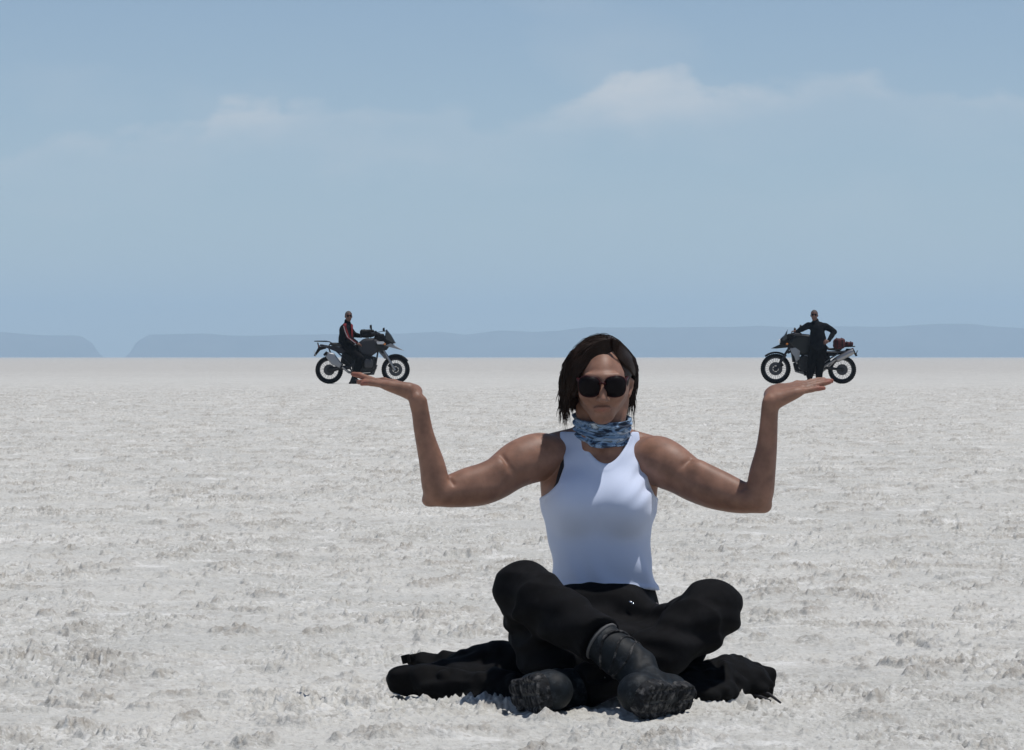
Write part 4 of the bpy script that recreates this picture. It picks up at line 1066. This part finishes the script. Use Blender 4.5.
    m = MB(); m.tube([(.98, -.42, 1.13), (1.02, -.28, 1.16), (1.08, -.10, 1.10), (1.08, .10, 1.10), (1.02, .28, 1.16), (.98, .42, 1.13)], .013, 8); m.build('bar', K_ENG, hb)
    for s in (-1, 1):
        MB().tube([(.985, s * .30, 1.15), (.965, s * .43, 1.125)], .021, 10).build('grip', K_BLK, hb)
        g = MB(); g.tube([(1.03, s * .24, 1.13), (1.12, s * .34, 1.13), (1.09, s * .45, 1.12), (.97, s * .45, 1.12)], [.02, .032, .032, .015], 8); g.build('hand_guard', K_GREY if not bx else K_BLK, hb)
        lv = MB(); lv.tube([(1.04, s * .24, 1.14), (1.06, s * .40, 1.12)], .007, 6); lv.build('lever', K_STEEL, hb)
        mm = empty('mirror', (0, 0, 0)); mm.parent = r
        x0 = 1.02; mx = .96 if s == cs else 1.23; mz = 1.275 if s == cs else 1.215
        if not bx: mx = .97 if s == cs else 1.05
        MB().tube([(x0, s * .26, 1.16), (mx + .03, s * .34, 1.20), (mx, s * .38, mz)], .007, 6).build('stalk', K_BLK, mm)
        q = MB(); q.tube([(mx - .02, s * .38, mz + .01), (mx + .022, s * .38, mz + .015)], [.042, .050], 14); q.build('shell', K_BLK, mm)
        q = MB(); q.tube([(mx - .028, s * .38, mz + .01), (mx - .021, s * .38, mz + .01)], .038, 14); q.build('mirror_glass', K_STEEL, mm)
        q = MB(); q.tube([(.55, s * .13, .33), (.56, s * .23, .33)], .012, 8); q.build('foot_peg', K_BLK, r)
        q = MB(); q.tube([(1.24, s * .10, .90), (1.26, s * .20, .90)], .008, 6); q.tube([(1.25, s * .20, .90), (1.28, s * .22, .90)], .022, 8); q.build('indicator', mat('amber_glass', (.5, .16, .02), .3), r)
    m = MB(); m.prism([(1.00, .99), (1.04, 1.10), (1.12, 1.15), (1.24, 1.13), (1.30, 1.0), (1.2, .90)], .12, inset=.2); m.build('cockpit_cowl', K_BLK, r, bevel=.01)
    m = MB(); m.box((1.06, 0, 1.16), (.06, .16, .08), ry=-.5); m.build('instrument_panel', K_BLK, r, bevel=.008)
    m = MB(); m.prism([(.26, .50), (.30, .74), (.62, .76), (.70, .60), (.62, .42), (.44, .36)], .10, inset=.1); m.build('airbox', K_BLK, r, bevel=.01)
    # swingarm
    m = MB()
    if bx: m.tube([(.50, -.10, .38), (.25, -.11, .36), (0, -.11, Rr)], [.05, .045, .065], 10)
    else:
        for s in (-1, 1): m.tube([(.52, s * .11, .38), (0, s * .11, Rr)], [.035, .028], 8)
    m.build('swingarm', K_ENG, r)
    m = MB(); m.tube([(.36, .02, .72), (.28, .02, .42)], .035, 12)
    for k in range(6): m.lathe_y((0, 0, 0), [(0, 0)] * 3, 3) if False else m.tube([(.352 - .012 * k, .02, .69 - .045 * k), (.349 - .012 * k, .02, .68 - .045 * k)], .048, 12)
    m.build('shock_absorber', K_STEEL, r)
    # silencer
    if bx:
        m = MB(); m.prism([(.25, .35), (.30, .45), (.12, .69), (-.02, .72), (-.08, .62), (.06, .44)], .065, cy=cs * .19, inset=.22); s_ = m.build('silencer', K_SIL, r, bevel=.02)
        m = MB(); m.prism([(-.02, .71), (-.09, .62), (-.13, .66), (-.06, .74)], .06, cy=cs * .19, inset=.15); m.build('end_cap', K_BLK, s_, bevel=.008)
        m = MB(); m.tube([(.62, cs * .10, .24), (.45, cs * .14, .26), (.30, cs * .18, .38)], .028, 10); m.build('exhaust_pipe', K_STEEL, r)
    else:
        m = MB(); m.tube([(.16, cs * .19, .535), (.13, cs * .19, .55), (-.18, cs * .20, .71), (-.24, cs * .20, .74)], [.04, .068, .072, .055], 16); s_ = m.build('silencer', K_STEEL, r)
        m = MB(); m.tube([(-.23, cs * .20, .735), (-.265, cs * .20, .753)], [.056, .045], 16); m.build('end_cap', K_BLK, s_)
        m = MB(); m.tube([(.55, cs * .12, .30), (.34, cs * .16, .44), (.12, cs * .19, .57)], .026, 10); m.build('exhaust_pipe', K_STEEL, r)
    # rear mudguard, rack, lights, plate
    m = MB(); m.prism([(-.10, .86 + td * .5), (-.24, .84 + td * .4), (-.35, .64), (-.32, .62), (-.20, .76), (-.06, .80 + td * .5)], .07, inset=.05); m.build('rear_mudguard', K_BLK, r, bevel=.004)
    m = MB(); m.box((-.235, 0, .845 + td * .5), (.04, .12, .05)); m.build('tail_light', K_TAIL, r, bevel=.006)
    m = MB(); m.box((-.325, 0, .69), (.008, .18, .14), ry=-.35); m.build('number_plate', K_WHT if bx else K_BLK, r, bevel=.003)
    m = MB()
    for s in (-1, 1): m.tube([(.10, s * .11, .90 + td), (.0, s * .12, .955 + td), (-.30 - td * .4, s * .11, .965 + td), (-.33 - td * .4, s * .05, .965 + td)], .011, 8)
    for x_ in (-.03, -.12, -.21): m.tube([(x_, -.11, .962 + td), (x_, .11, .962 + td)], .009, 6)
    m.box((-.17, 0, .972 + td), (.24, .16, .012)); m.build('luggage_rack', K_BLK, r)
    if bx:
        for s in (-1, 1):
            m = MB(); m.tube([(.02, s * .13, .90), (-.02, s * .19, .84), (-.24, s * .19, .84), (-.26, s * .13, .93)], .010, 6); m.tube([(-.02, s * .19, .84), (.08, s * .18, .56), (.24, s * .16, .50)], .009, 6); m.build('pannier_frame', K_GREY, r)
    m = MB(); m.tube([(.56, -cs * .12, .26), (.46, -cs * .26, .02)], .012, 8); m.tube([(.44, -cs * .27, .012), (.49, -cs * .28, .008)], .025, 8); m.build('side_stand', K_BLK, r)
    return r
BY = 95.45
def bpos(pxx, y=BY): return (pxx - 512) / (F_PX / y)
bikeL = motorcycle((bpos(329.2), BY, 0.004), 0.0, 'boxer')
tag(bikeL, 'silver and black touring motorcycle with a rider astride, nose pointing right', 'motorcycle', 'motorcycles parked on the salt')
bikeR = motorcycle((bpos(842.1), BY, 0.004), math.pi, 'trail')
tag(bikeR, 'black trail motorcycle with high steel silencer, nose pointing left', 'motorcycle', 'motorcycles parked on the salt')

# luggage
def soft_bag(name, c, r_, label, cat, m_, rot=None, strap=True):
    f = Field(); f.box((0, 0, 0), r_, min(r_) * .62, .01)
    def post(Pn, d): return (d - .012 * noise3(Pn, 9, 71) - .006 * noise3(Pn, 22, 72)).astype(np.float32)
    f.post.append(post); R_ = np.array(r_) + .04
    V, Q = mesh_field(f, -R_, R_, .010)
    e = empty(name, c); tag(e, label, cat); mesh_obj('cloth', V, Q, m_, e)
    m = MB()
    for k in (-.45, .45):
        ring = [(r_[0] * k, (r_[1] + .010) * math.copysign(abs(math.cos(a)) ** .6, math.cos(a)), (r_[2] + .010) * math.copysign(abs(math.sin(a)) ** .6, math.sin(a))) for a in [2 * math.pi * j / 24 + .01 for j in range(24)]]
        m.tube(ring, .010, 6, closed=True)
    m.build('strap', K_BLK, e)
    return e
bl, br = bikeL.location, bikeR.location
soft_bag('tank_bag', (bl.x + .87, BY, 1.145), (.17, .13, .085), 'black tank bag strapped on top of the left motorcycle behind its mirrors', 'bag', K_BLK)
soft_bag('duffel_bag', (br.x - .07, BY, .915), (.125, .22, .115), 'round dark red duffel bag strapped across the right motorcycle seat', 'bag', K_RED)
soft_bag('tail_pouch', (br.x + .15, BY, .905), (.10, .12, .045), 'small flat red pouch on the rear rack behind the duffel', 'pouch', K_RED)

# ------------------------------------------------------------------ riders
M_RSKIN = skin_mat('weathered_skin', (0.15, 0.078, 0.06), (0.2, 0.07, 0.06))
M_RJ = mat('black_riding_jacket', (0.005, 0.006, 0.009), 0.85, spec=.12, noise=(6, .3))
M_RRED = mat('red_sleeve_cloth', (0.17, 0.018, 0.022), 0.8, spec=.2)
M_RLIG = mat('grey_piping', (0.30, 0.30, 0.31), 0.6)
M_RT = mat('black_riding_trousers', (0.004, 0.004, 0.005), 0.85, spec=.12)
M_RHAIR = mat('short_grey_hair', (0.09, 0.075, 0.07), 0.8, noise=(60, .4))
def rider(name_label, O, J, look, stripe, hair):
    """O origin on the ground; J joints in metres relative to O; look = facing (x,y) of the face"""
    r = empty('person', O); tag(r, name_label, 'person')
    g = lambda k: np.array(J[k], float)
    H = g('head'); lk = np.array([look[0], look[1], 0.0]); lk /= np.linalg.norm(lk); sd = np.array([-lk[1], lk[0], 0])
    f = Field()
    Rm = np.stack([sd, lk, np.array([0, 0, 1.0])])
    f.ell(H + [0, 0, .02], (.076, .096, .095), .02, rot=Rm); f.ell(H + lk * .03 - [0, 0, .045], (.060, .068, .075), .03, rot=Rm)
    f.rc(H + lk * .096, H + lk * .112 - [0, 0, .03], .010, .014, .012); f.rc(H + lk * .085 - [0, 0, .062] - sd * .018, H + lk * .085 - [0, 0, .062] + sd * .018, .007, .007, .008)
    for s in (-1, 1):
        f.ell(H + sd * s * .078 - [0, 0, .01], (.012, .018, .030), .006, rot=Rm)
        f.ell(H + lk * .092 + sd * s * .030 + [0, 0, .012], (.014, .010, .010), .008, rot=Rm, op='s')
    f.rc(H - [0, 0, .05], g('neck'), .055, .06, .02)
    f.chain([(g('chest'), .13), (g('belly'), .125), (g('hip'), .13)], .05)
    for s in 'nf':
        f.chain([(g('sh' + s), .055), (g('el' + s), .042), (g('wr' + s), .028)], .02)
        w = g('wr' + s); hd = g('hd' + s); d = unit(hd - w); up = unit(np.array(J.get('palm' + s, (0, 0, 1)), float)); up = unit(up - d * (up @ d)); a = np.cross(d, up)
        f.rc(w, w + d * .05, .028, .034, .02)
        for k in range(4):
            b0 = w + d * .05 + a * (k - 1.5) * .020; b1 = b0 + d * .05 + a * (k - 1.5) * .004; b2 = b1 + unit(d * .7 - up * .7) * (.048 if 0 < k < 3 else .038)
            f.chain([(b0, .012), (b1, .0095), (b2, .0085)], .008)
        f.chain([(w + d * .02 + a * .03, .014), (w + d * .05 + a * .055 - up * .01, .011), (w + d * .085 + a * .055 - up * .02, .009)], .01)
        f.chain([(g('hp' + s), .08), (g('kn' + s), .052), (g('an' + s), .036), (g('to' + s), .03)], .02)
    allp = np.array([J[k] for k in J if not k.startswith('palm')]); lo, hi = allp.min(0) - .2, allp.max(0) + .2
    V, Q = mesh_field(f, lo, hi, .009); mesh_obj('body', V, Q, M_RSKIN, r)
    # jacket
    f = Field()
    f.chain([(g('chest') + [0, 0, .02], .155), (g('belly'), .165), (g('hip') + [0, 0, .0], .185)], .05)
    f.rc(g('neck') - [0, 0, .05], g('neck') + [0, 0, .015], .095, .072, .03)
    for s in 'nf':
        f.rc(g('chest') + [0, 0, .06], g('sh' + s), .10, .080, .05)
        f.chain([(g('sh' + s), .080), (g('el' + s), .062), (g('wr' + s) + (g('el' + s) - g('wr' + s)) * .08, .046)], .02)
    def post(Pn, d): return (d - .010 * noise3(Pn, 8, 81) - .005 * noise3(Pn, 19, 82)).astype(np.float32)
    f.post.append(post); V, Q = mesh_field(f, lo, hi, .011); jk = mesh_obj('jacket', V, Q, M_RJ, r)
    # trousers and boots
    f = Field(); f.ell(g('hip') - [0, 0, .03], (.165, .14, .12), .04)
    for s in 'nf':
        a = g('an' + s); k = g('kn' + s)
        f.chain([(g('hp' + s), .125), (k, .095), (a + (k - a) * .22, .078)], .03)
    f.post.append(post); V, Q = mesh_field(f, lo, hi, .011); mesh_obj('trousers', V, Q, M_RT, r)
    for s in 'nf':
        f = Field(); a = g('an' + s); k = g('kn' + s); t = g('to' + s); d = unit((t - a) * [1, 1, 0]); h0 = np.array([a[0], a[1], 0]) - d * .05
        zf = a[2] - .085
        f.chain([(a + (k - a) * .42, .056), (a, .050)], .01); f.rc(a - [0, 0, .035] - d * .02, [t[0], t[1], zf + .035], .045, .036, .03)
        f.post.append(lambda Pn, dd, zf=zf: np.maximum(dd, zf - Pn[:, 2]).astype(np.float32))
        V, Q = mesh_field(f, lo, hi, .009); o = mesh_obj('boot', V, Q, M_BOOT, r)
        m = MB(); c = (a + t) / 2; m.tube([(a[0] - d[0] * .045, a[1] - d[1] * .045, zf + .008), (c[0], c[1], zf + .008), (t[0] + d[0] * .02, t[1] + d[1] * .02, zf + .010)], [.040, .036, .038], 8); m.build('sole', M_SOLE, o)
    # glasses and hair
    f = Field(); f.ell(H + [0, 0, .028] - lk * .006, (.082, .100, .096), .01, rot=Rm)
    def trimh(Pn, d):
        q = (Pn - H) @ lk; z = Pn[:, 2] - H[2]
        return np.maximum.reduce([d, .035 - z + q * .75 - .02]).astype(np.float32)
    f.post.append(trimh); V, Q = mesh_field(f, H - .16, H + .16, .007); mesh_obj('hair', V, Q, hair, r)
    m = MB()
    for s in (-1, 1):
        c = H + lk * .098 + sd * s * .032 + np.array([0, 0, .010]); m.tube([Vector(c - lk * .008), Vector(c + lk * .004)], [.026, .024], 14)
        m.tube([Vector(c + sd * s * .02), Vector(H + sd * s * .080 + [0, 0, .01])], .004, 6)
    m.tube([Vector(H + lk * .105 - sd * .01 + [0, 0, .015]), Vector(H + lk * .105 + sd * .01 + [0, 0, .015])], .004, 6)
    m.build('sunglasses', M_LENS, r)
    if stripe:      # red panel running down the near sleeve, with a light piping beside it
        out = np.array([.1, -1, .15]); out /= np.linalg.norm(out)
        s0, e0, w0 = g('shn'), g('eln'), g('wrn'); w0 = w0 + (e0 - w0) * .1
        ff = Field(); ff.chain([(s0 + [0, 0, -.0], .083), (e0, .065), (w0, .049)], .02)
        axis = lambda Pn: None
        def post2(Pn, d):
            q = Pn - s0; side = q @ np.array([0.25, -1, .0]); dx = Pn[:, 0] - np.interp(Pn[:, 2], [w0[2], e0[2], s0[2]], [w0[0], e0[0], s0[0]])
            return np.maximum.reduce([d - .006 - .01 * noise3(Pn, 8, 81) - .005 * noise3(Pn, 19, 82), np.abs(dx + .012) - .036, Pn[:, 1] - s0[1] + .0, w0[2] - .02 - Pn[:, 2]]).astype(np.float32)
        ff.post.append(post2); V, Q = mesh_field(ff, lo, hi, .007); mesh_obj('sleeve_panel', V, Q, M_RRED, jk)
        m = MB(); m.tube([Vector(s0 + out * .088 + [-.045, 0, .02]), Vector(s0 * .5 + e0 * .5 + out * .08 + [-.045, 0, 0]), Vector(e0 + out * .072 + [-.03, 0, .0]), Vector(w0 + out * .055 + [-.01, 0, -.03])], .008, 6); m.build('piping', M_RLIG, jk)
        ff = Field(); ff.rc(g('chest') + [.03, -.02, .04], g('belly') + [.07, -.02, .06], .155, .150, .02)
        def post3(Pn, d): return np.maximum.reduce([d - .004, np.abs(Pn[:, 0] - g('chest')[0] - .135) - .022, Pn[:, 1] - g('chest')[1] + .02, g('belly')[2] - Pn[:, 2]]).astype(np.float32)
        ff.post.append(post3); V, Q = mesh_field(ff, lo, hi, .008); mesh_obj('chest_panel', V, Q, M_RRED, jk)
    return r
# left rider, astride, near foot planted, near hand on his thigh, far hand on the tank bag
JL = dict(head=(.440, -.03, 1.535), neck=(.415, -.01, 1.40), chest=(.385, 0, 1.20), belly=(.39, 0, 1.02), hip=(.40, 0, .91),
          shn=(.375, -.19, 1.28), eln=(.455, -.27, 1.05), wrn=(.635, -.22, .925), hdn=(.72, -.19, .885),
          shf=(.43, .16, 1.29), elf=(.56, .20, 1.12), wrf=(.73, .17, 1.08), hdf=(.80, .15, 1.09),
          hpn=(.42, -.10, .87), knn=(.72, -.25, .56), ann=(.565, -.30, .095), ton=(.69, -.33, .05),
          hpf=(.42, .10, .87), knf=(.70, .24, .60), anf=(.575, .30, .095), tof=(.70, .33, .05))
rider('rider in black jacket with red sleeves sitting astride the left motorcycle', (bl.x, BY, 0.0), JL, (.25, -1), True, M_RHAIR)
# right rider, standing before his machine, one hand on the bar, the other on his hip
ox, oy = bpos(815, BY - .42), BY - .42
def q(pxx, pyy, dy=0.0): y = oy + dy; p_ = P(pxx, pyy, y); return (p_[0] - ox, dy, p_[2])
JR = dict(head=q(814.3, 315.2, -.02), neck=q(815.5, 321.5), chest=q(817, 329.5), belly=q(818, 338), hip=q(818, 344.5),
          shn=q(808.8, 325.8), eln=q(801.5, 329.0, .04), wrn=q(797.0, 331.6, .10), hdn=q(793.5, 331.2, .13),
          shf=q(825.8, 326.3), elf=q(834.2, 331.4, .05), wrf=q(828.6, 341.0, -.10), hdf=q(823.5, 343.0, -.17),
          hpn=q(813.8, 348), knn=q(811.2, 364, -.04), ann=q(809.3, 379.6, .0), ton=q(807.5, 382, -.13),
          hpf=q(821.8, 348), knf=q(820.4, 364, -.04), anf=q(818.5, 379.6, .03), tof=q(820.2, 382, -.11), palmf=(0, -1, .3))
rider('man in black riding suit standing in front of the right motorcycle, hand on hip', (ox, oy, 0.0), JR, (-.12, -1), False, M_RHAIR)
